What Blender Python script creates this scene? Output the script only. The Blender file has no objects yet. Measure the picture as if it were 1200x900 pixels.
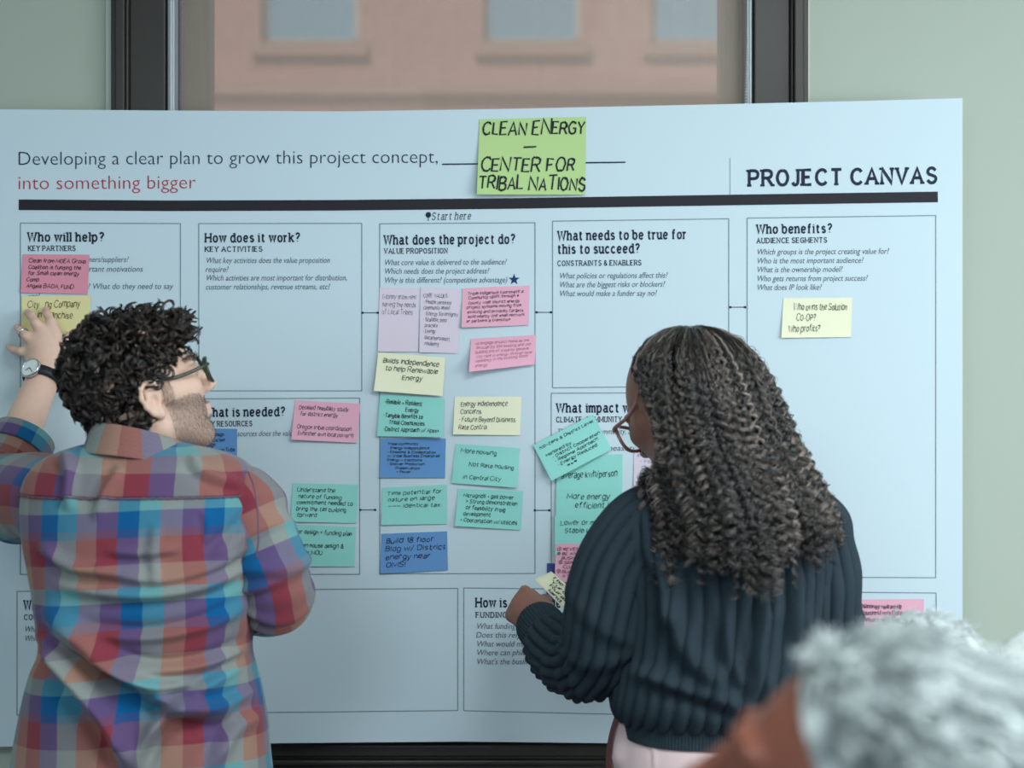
import bpy, math, random
import numpy as np
from mathutils import Vector, Matrix

random.seed(7)
RNG = np.random.default_rng(7)
SC = bpy.context.scene
COL = SC.collection

# ------------------------------------------------------------------ camera, light, exposure
D = 2.75            # camera to the plane of the canvas (m)
CZ = 1.62           # eye height of the photographer
F = 1200 * 50 / 36  # focal length in pixels of a 1200 px wide frame
cam = bpy.data.cameras.new('camera')
camo = bpy.data.objects.new('camera', cam)
COL.objects.link(camo)
camo.location = (0, -D, CZ)
camo.rotation_euler = (math.radians(90), 0, 0)
cam.lens = 50
cam.sensor_width = 36
cam.clip_start = 0.05
cam.dof.use_dof = True
cam.dof.focus_distance = 2.58
cam.dof.aperture_fstop = 2.6
SC.camera = camo

SC.view_settings.view_transform = 'Standard'
SC.view_settings.look = 'None'
SC.view_settings.gamma = 1.0
SC.view_settings.use_curve_mapping = False
SC.view_settings.exposure = 0.10

world = bpy.data.worlds.new('sky')
SC.world = world
world.use_nodes = True
bg = world.node_tree.nodes['Background']
bg.inputs['Color'].default_value = (0.62, 0.88, 0.96, 1)
bg.inputs['Strength'].default_value = 0.42


def area_light(name, loc, target, sx, sy, power, color):
    l = bpy.data.lights.new(name, 'AREA')
    l.shape = 'RECTANGLE'
    l.size, l.size_y = sx, sy
    l.energy = power
    l.color = color
    o = bpy.data.objects.new(name, l)
    COL.objects.link(o)
    o.location = loc
    o.rotation_euler = (Vector(target) - Vector(loc)).to_track_quat('-Z', 'Y').to_euler()
    return o


# ceiling panels of the meeting room and an unseen soft light added at the right
area_light('ceiling_panel_light', (0.9, -2.2, 2.9), (0.9, -2.2, 0), 1.2, 1.2, 46, (0.90, 0.99, 1.0))
area_light('ceiling_panel_light', (-1.0, -3.6, 2.9), (-1.0, -3.6, 0), 1.2, 1.2, 46, (0.90, 0.99, 1.0))
area_light('side_light', (3.0, -2.3, 1.9), (0.3, -0.2, 1.3), 1.8, 1.7, 70, (0.88, 0.98, 1.0))
sun = bpy.data.lights.new('sun', 'SUN')
sun.energy = 3.0
sun.angle = 0.05
sun.color = (1.0, 0.93, 0.88)
suno = bpy.data.objects.new('sun', sun)
COL.objects.link(suno)
suno.rotation_euler = Vector((0.35, 0.75, -0.85)).to_track_quat('-Z', 'Y').to_euler()
suno.location = (0, -8, 9)


# ------------------------------------------------------------------ helpers
def px(x, y, dep):
    """the point at depth dep (m, 0 = canvas plane, negative = nearer) that the lens puts at pixel x, y"""
    k = (D + dep) / F
    return np.array([(x - 600) * k, dep, CZ - (y - 450) * k])


def node_mat(name, color, rough=0.6, spec=0.4, metallic=0.0, **kw):
    m = bpy.data.materials.new(name)
    m.use_nodes = True
    b = m.node_tree.nodes['Principled BSDF']
    b.inputs['Base Color'].default_value = (*color, 1)
    b.inputs['Roughness'].default_value = rough
    b.inputs['Specular IOR Level'].default_value = spec
    b.inputs['Metallic'].default_value = metallic
    for k, v in kw.items():
        b.inputs[k.replace('_', ' ')].default_value = v
    return m


def srgb(r, g, b):
    def c(v):
        v /= 255
        return v / 12.92 if v <= 0.04045 else ((v + 0.055) / 1.055) ** 2.4
    return (c(r), c(g), c(b))


def add_noise_bump(m, scale=200, strength=0.2, dist=0.001, coord='Object', vary=0.0):
    nt = m.node_tree
    b = nt.nodes['Principled BSDF']
    tc = nt.nodes.new('ShaderNodeTexCoord')
    n = nt.nodes.new('ShaderNodeTexNoise')
    n.inputs['Scale'].default_value = scale
    n.inputs['Detail'].default_value = 3
    nt.links.new(tc.outputs[coord], n.inputs['Vector'])
    bp = nt.nodes.new('ShaderNodeBump')
    bp.inputs['Strength'].default_value = strength
    bp.inputs['Distance'].default_value = dist
    nt.links.new(n.outputs['Fac'], bp.inputs['Height'])
    nt.links.new(bp.outputs['Normal'], b.inputs['Normal'])
    if vary:
        col = b.inputs['Base Color'].default_value[:]
        mx = nt.nodes.new('ShaderNodeMix')
        mx.data_type = 'RGBA'
        mx.inputs['A'].default_value = tuple(c * (1 - vary) for c in col[:3]) + (1,)
        mx.inputs['B'].default_value = tuple(min(1, c * (1 + vary)) for c in col[:3]) + (1,)
        nt.links.new(n.outputs['Fac'], mx.inputs['Factor'])
        nt.links.new(mx.outputs['Result'], b.inputs['Base Color'])
    return m


def link(name, me, parent=None, mat=None):
    o = bpy.data.objects.new(name, me)
    COL.objects.link(o)
    if mat is not None:
        me.materials.append(mat)
    if parent is not None:
        o.parent = parent
        o.matrix_parent_inverse = Matrix.Translation(-PLOC.get(parent.name, Vector((0, 0, 0))))
    return o


PLOC = {}


def mesh_np(name, V, faces, parent=None, mat=None, smooth=True, uv=None, attr=None):
    """V n*3; faces: list of int arrays (each m*k)"""
    me = bpy.data.meshes.new(name)
    V = np.asarray(V, dtype=np.float32)
    if not isinstance(faces, (list, tuple)):
        faces = [faces]
    faces = [np.asarray(f, dtype=np.int32) for f in faces if len(f)]
    loops = np.concatenate([f.ravel() for f in faces])
    sizes = np.concatenate([np.full(len(f), f.shape[1], dtype=np.int32) for f in faces])
    starts = np.concatenate([[0], np.cumsum(sizes)[:-1]]).astype(np.int32)
    me.vertices.add(len(V))
    me.vertices.foreach_set('co', V.ravel())
    me.loops.add(len(loops))
    me.loops.foreach_set('vertex_index', loops)
    me.polygons.add(len(sizes))
    me.polygons.foreach_set('loop_start', starts)
    me.polygons.foreach_set('loop_total', sizes)
    me.polygons.foreach_set('use_smooth', np.full(len(sizes), bool(smooth)))
    if uv is not None:
        l = me.uv_layers.new(name='UVMap')
        l.data.foreach_set('uv', np.asarray(uv, dtype=np.float32)[loops].ravel())
    if attr is not None:
        a = me.attributes.new('tint', 'FLOAT', 'POINT')
        a.data.foreach_set('value', np.asarray(attr, dtype=np.float32))
    me.update(calc_edges=True)
    me.validate()
    return link(name, me, parent, mat)


def tag(o, label=None, cat=None, group=None, kind=None):
    if label: o['label'] = label
    if cat: o['category'] = cat
    if group: o['group'] = group
    if kind: o['kind'] = kind
    return o


def empty(name, loc, label, cat, group=None):
    o = bpy.data.objects.new(name, None)
    COL.objects.link(o)
    o.location = loc
    o.empty_display_size = 0.1
    PLOC[o.name] = Vector(loc)
    return tag(o, label, cat, group)


class MB:
    """collects plain shapes into one mesh"""
    def __init__(s): s.V, s.Fc = [], []

    def add(s, V, faces):
        b = len(s.V)
        s.V += [tuple(v) for v in V]
        s.Fc += [tuple(i + b for i in f) for f in faces]

    def box(s, lo, hi, bev=0.0):
        x0, y0, z0 = lo; x1, y1, z1 = hi
        s.add([(x0, y0, z0), (x1, y0, z0), (x1, y1, z0), (x0, y1, z0), (x0, y0, z1), (x1, y0, z1), (x1, y1, z1), (x0, y1, z1)],
              [(0, 3, 2, 1), (4, 5, 6, 7), (0, 1, 5, 4), (1, 2, 6, 5), (2, 3, 7, 6), (3, 0, 4, 7)])
        return s

    def build(s, name, mat, parent=None, bevel=0.0, smooth=False):
        me = bpy.data.meshes.new(name)
        me.from_pydata(s.V, [], s.Fc)
        me.update()
        o = link(name, me, parent, mat)
        if smooth:
            for p in me.polygons: p.use_smooth = True
        if bevel:
            m = o.modifiers.new('bevel', 'BEVEL')
            m.width = bevel; m.segments = 2; m.limit_method = 'ANGLE'
        return o


def catmull(P, n):
    P = np.asarray(P, float)
    if len(P) < 3:
        t = np.linspace(0, 1, n)[:, None]
        return P[0] * (1 - t) + P[-1] * t
    Q = np.vstack([2 * P[0] - P[1], P, 2 * P[-1] - P[-2]])
    t = np.linspace(0, len(P) - 1 - 1e-9, n)
    i = t.astype(int); f = (t - i)[:, None]
    a, b, c, d = Q[i], Q[i + 1], Q[i + 2], Q[i + 3]
    return 0.5 * (2 * b + (c - a) * f + (2 * a - 5 * b + 4 * c - d) * f ** 2 + (3 * b - a - 3 * c + d) * f ** 3)


def wav(P, freq, seed, n=5):
    """smooth pseudo noise, about -1..1"""
    r = np.random.default_rng(seed)
    out = 0
    for _ in range(n):
        k = r.normal(size=3); k = k / np.linalg.norm(k) * freq * r.uniform(0.6, 1.5)
        out = out + np.sin(P @ k + r.uniform(0, 6.28))
    return out / n * 1.6


def frames(path, ref=None):
    T = np.gradient(path, axis=0)
    T /= np.linalg.norm(T, axis=1)[:, None] + 1e-12
    N = np.zeros_like(T)
    if ref is None: ref = (0, 0, 1.0) if abs(T[0][2]) < 0.9 else (0, -1.0, 0)
    ref = np.array(ref)
    n = ref - T[0] * (ref @ T[0]); N[0] = n / np.linalg.norm(n)
    for i in range(1, len(T)):
        n = N[i - 1] - T[i] * (N[i - 1] @ T[i]); N[i] = n / np.linalg.norm(n)
    return T, N, np.cross(T, N)


def grid_faces(n, m, closed=True):
    i = np.arange(n - 1)[:, None]
    j = np.arange(m if closed else m - 1)[None, :]
    j2 = (j + 1) % m
    return np.stack([i * m + j, i * m + j2, (i + 1) * m + j2, (i + 1) * m + j], -1).reshape(-1, 4)


def tube(name, path, rad, mat, parent=None, m=10, caps=True, closed=False, flat=1.0):
    path = np.asarray(path, float)
    rad = np.broadcast_to(np.asarray(rad, float), (len(path),))
    T, N, B = frames(path)
    if closed:
        T = np.roll(path, -1, 0) - np.roll(path, 1, 0); T /= np.linalg.norm(T, axis=1)[:, None]
        c = path.mean(0)
        N = path - c; N -= T * (N * T).sum(1)[:, None]; N /= np.linalg.norm(N, axis=1)[:, None]
        B = np.cross(T, N)
    a = np.arange(m) / m * 2 * math.pi
    V = path[:, None] + rad[:, None, None] * (np.cos(a)[None, :, None] * N[:, None] * flat + np.sin(a)[None, :, None] * B[:, None])
    f = [grid_faces(len(path), m)]
    if closed:
        i = np.arange(m); n0 = (len(path) - 1) * m
        f.append(np.stack([n0 + i, n0 + (i + 1) % m, (i + 1) % m, i], 1))
    elif caps:
        f.append(np.arange(m)[None, ::-1]); f.append(np.arange(m)[None] + (len(path) - 1) * m)
    return mesh_np(name, V.reshape(-1, 3), f, parent, mat)


def strands(name, P, rad, parent, mat, tint, k=3):
    """P: S*M*3 hair polylines as thin tubes in one mesh; rad S*M"""
    S, M, _ = P.shape
    T = np.gradient(P, axis=1)
    T /= np.linalg.norm(T, axis=2)[..., None] + 1e-9
    ref = np.array([0.31, -0.87, 0.38])
    N = np.cross(T, ref); N /= np.linalg.norm(N, axis=2)[..., None] + 1e-9
    B = np.cross(T, N)
    a = np.arange(k) / k * 2 * math.pi
    V = P[:, :, None] + rad[:, :, None, None] * (np.cos(a)[:, None] * N[:, :, None] + np.sin(a)[:, None] * B[:, :, None])
    g = grid_faces(M, k)
    Fc = (np.arange(S)[:, None, None] * (M * k) + g[None]).reshape(-1, 4)
    return mesh_np(name, V.reshape(-1, 3), Fc, parent, mat, attr=np.repeat(tint, M * k))


# ---- signed distance shapes blended into one skin ----
class Prim:
    def __init__(s, fn, c, r, k=0.01, sub=False):
        s.fn, s.c, s.r, s.k, s.sub = fn, np.asarray(c, float), r, k, sub


def rc(a, b, ra, rb, k=0.012, sub=False):
    a = np.asarray(a, float); b = np.asarray(b, float)
    ba = b - a; L2 = max(ba @ ba, 1e-9)
    def fn(p):
        t = np.clip((p - a) @ ba / L2, 0, 1)
        return np.linalg.norm(p - a - t[:, None] * ba, axis=1) - (ra + (rb - ra) * t)
    return Prim(fn, (a + b) / 2, math.sqrt(L2) / 2 + max(ra, rb), k, sub)


def ell(c, rad, R=None, k=0.012, sub=False):
    c = np.asarray(c, float); rad = np.asarray(rad, float)
    R = np.eye(3) if R is None else R
    def fn(p):
        q = (p - c) @ R
        k0 = np.linalg.norm(q / rad, axis=1); k1 = np.linalg.norm(q / rad ** 2, axis=1)
        return k0 * (k0 - 1) / (k1 + 1e-9)
    return Prim(fn, c, rad.max(), k, sub)


def sdf_eval(prims, p, c=None, r=None):
    d = np.full(len(p), 0.5)
    for q in prims:
        if c is not None and np.linalg.norm(q.c - c) - q.r > r + 0.05 + q.k:
            continue
        e = q.fn(p)
        if q.sub:
            h = np.clip(0.5 - 0.5 * (d + e) / q.k, 0, 1)
            d = d * (1 - h) - e * h + q.k * h * (1 - h)
        else:
            h = np.clip(0.5 + 0.5 * (e - d) / q.k, 0, 1)
            d = e * (1 - h) + d * h - q.k * h * (1 - h)
    return d


def sdf_mesh(prims, h):
    """surface nets over a block-sparse grid: returns vertices and quads of one closed skin"""
    lo = np.min([q.c - q.r for q in prims if not q.sub], 0) - 4 * h
    hi = np.max([q.c + q.r for q in prims if not q.sub], 0) + 4 * h
    bs = 16
    nb = np.ceil((hi - lo) / h / bs).astype(int) + 1
    n = nb * bs
    vol = np.ones(n, np.float32)
    B = np.stack(np.meshgrid(*[np.arange(k) for k in nb], indexing='ij'), -1).reshape(-1, 3)
    C = lo + (B * bs + (bs - 1) / 2) * h
    rad = bs * h * 0.5 * math.sqrt(3)
    dc = sdf_eval(prims, C)
    g = np.stack(np.meshgrid(*[np.arange(bs)] * 3, indexing='ij'), -1).reshape(-1, 3)
    for b, c, d in zip(B, C, dc):
        s = tuple(slice(x * bs, x * bs + bs) for x in b)
        if abs(d) > rad * 1.5 + 0.03:
            if d < 0: vol[s] = -1
            continue
        vol[s] = sdf_eval(prims, lo + (b * bs + g) * h, c, rad).reshape(bs, bs, bs)
    ins = vol < 0
    cnt = np.zeros(n - 1, np.int8)
    for i in (0, 1):
        for j in (0, 1):
            for k in (0, 1):
                cnt += ins[i:n[0] - 1 + i, j:n[1] - 1 + j, k:n[2] - 1 + k]
    act = np.argwhere((cnt > 0) & (cnt < 8))
    acc = np.zeros((len(act), 3)); num = np.zeros(len(act))
    for ax in range(3):
        o1, o2 = [a for a in range(3) if a != ax]
        for u in (0, 1):
            for v in (0, 1):
                p0 = act.copy(); p0[:, o1] += u; p0[:, o2] += v
                p1 = p0.copy(); p1[:, ax] += 1
                a = vol[tuple(p0.T)]; b = vol[tuple(p1.T)]
                m = (a < 0) != (b < 0)
                t = a[m] / (a[m] - b[m])
                q = p0[m].astype(float); q[:, ax] += t
                acc[m] += q; num[m] += 1
    V = lo + acc / num[:, None] * h
    idx = np.full(n - 1, -1, np.int32)
    idx[tuple(act.T)] = np.arange(len(act))
    quads = []
    for ax in range(3):
        o1, o2 = [(1, 2), (2, 0), (0, 1)][ax]
        s0 = [slice(0, k) for k in n]; s1 = list(s0)
        s0[ax] = slice(0, n[ax] - 1); s1[ax] = slice(1, n[ax])
        A = ins[tuple(s0)]; Bq = ins[tuple(s1)]
        e = np.argwhere(A != Bq)
        e = e[(e[:, o1] > 0) & (e[:, o2] > 0)]
        fl = A[tuple(e.T)]
        def cell(du, dv):
            q = e.copy(); q[:, o1] -= du; q[:, o2] -= dv
            return idx[tuple(q.T)]
        Q = np.stack([cell(1, 1), cell(0, 1), cell(0, 0), cell(1, 0)], 1)
        Q[~fl] = Q[~fl][:, ::-1]
        quads.append(Q)
    return V, np.concatenate(quads)


def relax(V, Q, it=2, lam=0.5):
    for _ in range(it):
        acc = np.zeros_like(V); num = np.zeros(len(V))
        for a, b in ((0, 1), (1, 2), (2, 3), (3, 0)):
            np.add.at(acc, Q[:, a], V[Q[:, b]]); np.add.at(num, Q[:, a], 1)
            np.add.at(acc, Q[:, b], V[Q[:, a]]); np.add.at(num, Q[:, b], 1)
        V = V * (1 - lam) + lam * acc / np.maximum(num, 1)[:, None]
    return V


def vnormals(V, Q):
    nr = np.cross(V[Q[:, 2]] - V[Q[:, 0]], V[Q[:, 3]] - V[Q[:, 1]])
    N = np.zeros_like(V)
    for i in range(4): np.add.at(N, Q[:, i], nr)
    return N / (np.linalg.norm(N, axis=1)[:, None] + 1e-12)

# ------------------------------------------------------------------ the room
WY = 0.035                       # face of the back wall
M_wall = add_noise_bump(node_mat('wall_paint', srgb(174, 182, 171), 0.75, 0.2), 90, 0.08, 0.001)
M_trim = add_noise_bump(node_mat('dark_painted_trim', srgb(50, 47, 44), 0.38, 0.4), 30, 0.05, 0.001, vary=0.15)
M_bead = node_mat('white_edge', srgb(205, 214, 205), 0.6, 0.3)
M_alu = node_mat('aluminium', srgb(176, 184, 192), 0.4, 0.5, 0.15)
M_floor = add_noise_bump(node_mat('grey_carpet', srgb(92, 95, 98), 0.95, 0.1), 600, 0.5, 0.002, vary=0.2)
M_ceil = node_mat('ceiling_paint', srgb(225, 228, 226), 0.9, 0.1)


def wx(p, dep=0.0): return (p - 600) * (D + dep) / F
def wz(p, dep=0.0): return CZ - (p - 450) * (D + dep) / F


XL, XR = wx(133, WY), wx(945, WY)      # outer edges of the window casing
ZB, ZT = wz(872, WY), 2.78
mb = MB()
mb.box((-3.2, WY, 0), (XL, WY + 0.2, 3.1)); mb.box((XR, WY, 0), (3.2, WY + 0.2, 3.1))
mb.box((XL, WY, 0), (XR, WY + 0.2, ZB - 0.06)); mb.box((XL, WY, ZT), (XR, WY + 0.2, 3.1))
tag(mb.build('wall_back', M_wall), kind='structure')
tag(MB().box((-3.2, -4.6, -0.1), (3.2, WY + 0.2, 0)).build('floor', M_floor), kind='structure')
tag(MB().box((-3.2, -4.6, 3.1), (3.2, WY + 0.2, 3.2)).build('ceiling', M_ceil), kind='structure')

# window casing: stepped dark boards left and right, bead of plaster beside the left one
def casing(name, x0, x1, side):
    m = MB()
    w = x1 - x0
    steps = [(0, .10, .020), (.10, .26, .030), (.26, .31, .022), (.31, .93, .012), (.93, 1.0, .004)]
    for a, b, p in steps:
        xa, xb = (x0 + a * w, x0 + b * w) if side < 0 else (x1 - b * w, x1 - a * w)
        m.box((xa, WY - p, ZB), (xb, WY + 0.12, ZT))
    return tag(m.build(name, M_trim, bevel=0.0025), kind='structure')


OL, OR = wx(200, WY), wx(878, WY)      # the opening between the casings
casing('trim_1', XL, OL, -1)
casing('trim_2', OR, XR, 1)
tag(MB().box((XL - 0.014, WY - 0.006, 0.0), (XL - 0.001, WY + 0.01, 3.1)).build('trim_3', M_bead, bevel=0.002), kind='structure')
tag(MB().box((XR + 0.0005, WY - 0.004, 0.0), (XR + 0.005, WY + 0.01, 3.1)).build('trim_4', M_bead, bevel=0.001), kind='structure')
tag(MB().box((XL, WY - 0.03, ZT), (XR, WY + 0.12, ZT + 0.12)).build('trim_5', M_trim, bevel=0.004), kind='structure')
# stool and apron under the window, with their mouldings
m = MB()
sx0, sx1 = wx(60, WY), wx(985, WY)
m.box((sx0, WY - 0.010, ZB - 0.022), (sx1, WY + 0.16, ZB))
m.box((sx0 + .008, WY - 0.002, ZB - 0.030), (sx1 - .008, WY + 0.1, ZB - 0.022))
m.box((sx0 + .004, WY - 0.008, ZB - 0.040), (sx1 - .004, WY + 0.1, ZB - 0.030))
m.box((sx0 + .012, WY + 0.002, ZB - 0.052), (sx1 - .012, WY + 0.1, ZB - 0.040))
m.box((sx0 + .010, WY - 0.005, ZB - 0.21), (sx1 - .010, WY + 0.1, ZB - 0.052))
tag(m.build('window_sill', M_trim, bevel=0.003), kind='structure')

# the window behind the shade: dark sash and glass
M_sash = node_mat('sash_paint', srgb(64, 52, 44), 0.45, 0.4)
m = MB()
sy0, sy1 = WY + 0.13, WY + 0.18
m.box((OL - .02, sy0, ZB), (wx(246, sy0), sy1, ZT)); m.box((wx(844, sy0), sy0, ZB), (OR + .02, sy1, ZT))
m.box((OL - .02, sy0, ZB), (OR + .02, sy1, ZB + 0.07)); m.box((OL - .02, sy0, ZT - .07), (OR + .02, sy1, ZT))
win = tag(m.build('window_1', M_sash, bevel=0.004), kind='structure')
M_glass = bpy.data.materials.new('window_glass'); M_glass.use_nodes = True
nt = M_glass.node_tree; nt.nodes.remove(nt.nodes['Principled BSDF'])
tr = nt.nodes.new('ShaderNodeBsdfTransparent'); gl = nt.nodes.new('ShaderNodeBsdfGlossy'); gl.inputs['Roughness'].default_value = 0.02
tr.inputs['Color'].default_value = (.93, .95, .95, 1)
mx = nt.nodes.new('ShaderNodeMixShader'); mx.inputs['Fac'].default_value = 0.008
nt.links.new(tr.outputs[0], mx.inputs[1]); nt.links.new(gl.outputs[0], mx.inputs[2])
nt.links.new(mx.outputs[0], nt.nodes['Material Output'].inputs['Surface'])
MB().box((wx(240, sy0), sy0 + .02, ZB + .05), (wx(850, sy0), sy0 + .024, ZT - .05)).build('pane', M_glass, win)

# roller shade of open screen fabric with its side channels and bead chain
M_screen = bpy.data.materials.new('screen_fabric'); M_screen.use_nodes = True
nt = M_screen.node_tree
b = nt.nodes['Principled BSDF']; b.inputs['Base Color'].default_value = (*srgb(186, 172, 160), 1); b.inputs['Roughness'].default_value = 0.9
tc = nt.nodes.new('ShaderNodeTexCoord')
wv = []
for i, ax in enumerate('XZ'):
    w_ = nt.nodes.new('ShaderNodeTexWave'); w_.bands_direction = ax; w_.inputs['Scale'].default_value = 150; w_.inputs['Distortion'].default_value = 0.6
    w_.inputs['Detail'].default_value = 1.0
    nt.links.new(tc.outputs['Object'], w_.inputs['Vector']); wv.append(w_)
nz = nt.nodes.new('ShaderNodeTexNoise'); nz.inputs['Scale'].default_value = 55
mp = nt.nodes.new('ShaderNodeMapping'); mp.inputs['Scale'].default_value = (1, 1, 0.05)
nt.links.new(tc.outputs['Object'], mp.inputs['Vector']); nt.links.new(mp.outputs['Vector'], nz.inputs['Vector'])
ad = nt.nodes.new('ShaderNodeMath'); ad.operation = 'ADD'
nt.links.new(wv[0].outputs['Fac'], ad.inputs[0]); nt.links.new(wv[1].outputs['Fac'], ad.inputs[1])
a2 = nt.nodes.new('ShaderNodeMath'); a2.operation = 'ADD'
nt.links.new(ad.outputs[0], a2.inputs[0]); nt.links.new(nz.outputs['Fac'], a2.inputs[1])
mr = nt.nodes.new('ShaderNodeMapRange'); mr.inputs['From Max'].default_value = 3.0
mr.inputs['To Min'].default_value = 0.30; mr.inputs['To Max'].default_value = 0.50
nt.links.new(a2.outputs[0], mr.inputs['Value'])
tr = nt.nodes.new('ShaderNodeBsdfTransparent'); mx = nt.nodes.new('ShaderNodeMixShader')
nt.links.new(mr.outputs[0], mx.inputs['Fac'])
nt.links.new(tr.outputs[0], mx.inputs[1]); nt.links.new(b.outputs[0], mx.inputs[2])
nt.links.new(mx.outputs[0], nt.nodes['Material Output'].inputs['Surface'])
shade = empty('roller_shade', (0, WY + .05, 2.7), 'sheer brown roller shade of screen fabric drawn down over the window', 'window shade')
SY = WY + 0.016
MB().box((wx(210, SY), SY, ZB + 0.03), (wx(872, SY), SY + 0.0008, 2.70)).build('fabric', M_screen, shade)
a = np.arange(24) / 24 * 2 * math.pi
tube('roller_tube', [(wx(206, SY), SY + .03, 2.72), (wx(874, SY), SY + .03, 2.72)], 0.022, M_alu, shade, 20)
MB().box((wx(210, SY), SY - .008, ZB + 0.006), (wx(872, SY), SY + .008, ZB + 0.034)).build('hem_bar', M_alu, shade, bevel=.003)
for x0, x1 in ((199.5, 207.5), (873.5, 878.5)):
    c = MB(); c.box((wx(x0, SY), SY - .022, ZB), (wx(x1, SY), SY + .02, 2.74))
    c.box((wx(x0 + 2.5, SY), SY - .026, ZB), (wx(x1 - 2.2, SY), SY - .022, 2.74))
    c.build('side_channel', M_alu, shade, bevel=.002)
M_chain = node_mat('white_beads', srgb(225, 232, 235), 0.3, 0.5)
def beads(name, x, tilt, r, pitch, mat, parent, z0, z1):
    cv, cf = [], []
    u = [(math.sin(t) * math.cos(p), math.sin(t) * math.sin(p), math.cos(t)) for t in (.01, .8, 1.57, 2.34, 3.13) for p in np.arange(8) / 8 * 6.283]
    g = grid_faces(5, 8)
    z = z0; n = 0
    while z < z1:
        cv.append(np.array(u) * r + (x + tilt * (z - 2.0), SY - .018, z)); cf.append(g + n * 40); n += 1; z += pitch
    return mesh_np(name, np.concatenate(cv), np.concatenate(cf), parent, mat)
beads('bead_chain', wx(872, SY - .018), 0.022, .0024, .0058, M_chain, shade, 1.6, 2.72)
M_dk = node_mat('dark_weather_strip', srgb(96, 96, 110), 0.5, 0.4)
beads('weather_strip', wx(210.5, SY - .018), 0.0, .003, .005, M_dk, shade, ZB + .02, 2.72)

# the brick building across the street
M_brick = bpy.data.materials.new('brick_facade'); M_brick.use_nodes = True
nt = M_brick.node_tree; b = nt.nodes['Principled BSDF']; b.inputs['Roughness'].default_value = 0.9
tc = nt.nodes.new('ShaderNodeTexCoord'); mp = nt.nodes.new('ShaderNodeMapping'); mp.inputs['Rotation'].default_value = (math.radians(90), 0, 0)
br = nt.nodes.new('ShaderNodeTexBrick'); br.inputs['Scale'].default_value = 4.5
br.inputs['Color1'].default_value = (*srgb(212, 152, 146), 1); br.inputs['Color2'].default_value = (*srgb(196, 136, 130), 1)
br.inputs['Mortar'].default_value = (*srgb(200, 170, 160), 1)
nt.links.new(tc.outputs['Object'], mp.inputs['Vector']); nt.links.new(mp.outputs['Vector'], br.inputs['Vector'])
nt.links.new(br.outputs['Color'], b.inputs['Base Color'])
M_stone = node_mat('stone_sill', srgb(190, 150, 138), 0.8, 0.2)
M_wglass = node_mat('office_glass', srgb(140, 184, 212), 0.08, 0.6)
M_wframe = node_mat('office_frame', srgb(206, 200, 192), 0.6, 0.3)
BY = 14.0
bld = empty('brick_building', (0, BY, 0), 'pink brick building with tall windows across the street, seen through the shade', 'building')
w_c = [-11.2, -8.6, -6.0, -2.38, 0.24, 2.22, 4.8, 7.4, 10.0]
ww, zb, wh = 1.16, wz(50, BY), 2.0
m = MB()
xs = [-14]
for c in w_c:
    m.box((xs[-1], BY, zb), (c - ww / 2, BY + .4, zb + wh)); xs.append(c + ww / 2)
m.box((xs[-1], BY, zb), (14, BY + .4, zb + wh))
m.box((-14, BY, 0), (14, BY + .4, zb)); m.box((-14, BY, zb + wh), (14, BY + .4, zb + wh + 1.6))
m.build('wall', M_brick, bld)
MB().box((-14, BY - .12, zb - .62), (14, BY, zb - .5)).build('ledge', M_stone, bld)
for c in w_c:
    f = MB()
    f.box((c - ww / 2, BY + .12, zb), (c - ww / 2 + .07, BY + .2, zb + wh)); f.box((c + ww / 2 - .07, BY + .12, zb), (c + ww / 2, BY + .2, zb + wh))
    f.box((c - ww / 2, BY + .12, zb), (c + ww / 2, BY + .2, zb + .07)); f.box((c - ww / 2, BY + .12, zb + wh / 2 - .03), (c + ww / 2, BY + .2, zb + wh / 2 + .03))
    f.box((c - ww / 2, BY + .12, zb + wh - .07), (c + ww / 2, BY + .2, zb + wh))
    fo = f.build('window', M_wframe, bld)
    MB().box((c - ww / 2 + .02, BY + .15, zb + .02), (c + ww / 2 - .02, BY + .17, zb + wh - .02)).build('pane', M_wglass, fo)
    MB().box((c - ww / 2 - .1, BY - .1, zb - .16), (c + ww / 2 + .1, BY + .1, zb)).build('window_ledge', M_stone, fo)
tag(MB().box((-30, WY + .3, -4.2), (30, 30, -4.0)).build('ground', M_stone), kind='structure')

# ------------------------------------------------------------------ the canvas: a bent sheet
def sag(x):
    """how far the sheet stands off towards the room at picture column x"""
    return 0.002 + 0.040 * (np.maximum(np.asarray(x, float) - 330, 0) / 800.0) ** 2 + 0.010 * (np.maximum(330 - np.asarray(x, float), 0) / 400.0) ** 2


def PW(x, y, off=0.0):
    x = np.asarray(x, float); y = np.asarray(y, float)
    d = -sag(x)
    k = (D + d) / F
    return np.stack([(x - 600) * k, d - off, CZ - (y - 450) * k], -1)


M_paper = node_mat('matt_poster_paper', srgb(214, 231, 241), 0.55, 0.25)
add_noise_bump(M_paper, 6, 0.03, 0.004)
nt = M_paper.node_tree
tl = nt.nodes.new('ShaderNodeBsdfTranslucent'); tl.inputs['Color'].default_value = (.8, .88, .92, 1)
mx = nt.nodes.new('ShaderNodeMixShader'); mx.inputs['Fac'].default_value = 0.12
nt.links.new(nt.nodes['Principled BSDF'].outputs[0], mx.inputs[1]); nt.links.new(tl.outputs[0], mx.inputs[2])
nt.links.new(mx.outputs[0], nt.nodes['Material Output'].inputs['Surface'])
M_ink = node_mat('navy_ink', srgb(34, 44, 66), 0.6, 0.2)
M_black = node_mat('black_ink', srgb(34, 32, 40), 0.5, 0.25)
M_red = node_mat('red_ink', srgb(178, 34, 66), 0.6, 0.2)
M_grey = node_mat('grey_ink', srgb(84, 100, 116), 0.6, 0.2)
M_line = node_mat('line_ink', srgb(112, 132, 142), 0.6, 0.2)
M_star = node_mat('blue_ink', srgb(20, 62, 108), 0.6, 0.2)

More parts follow.
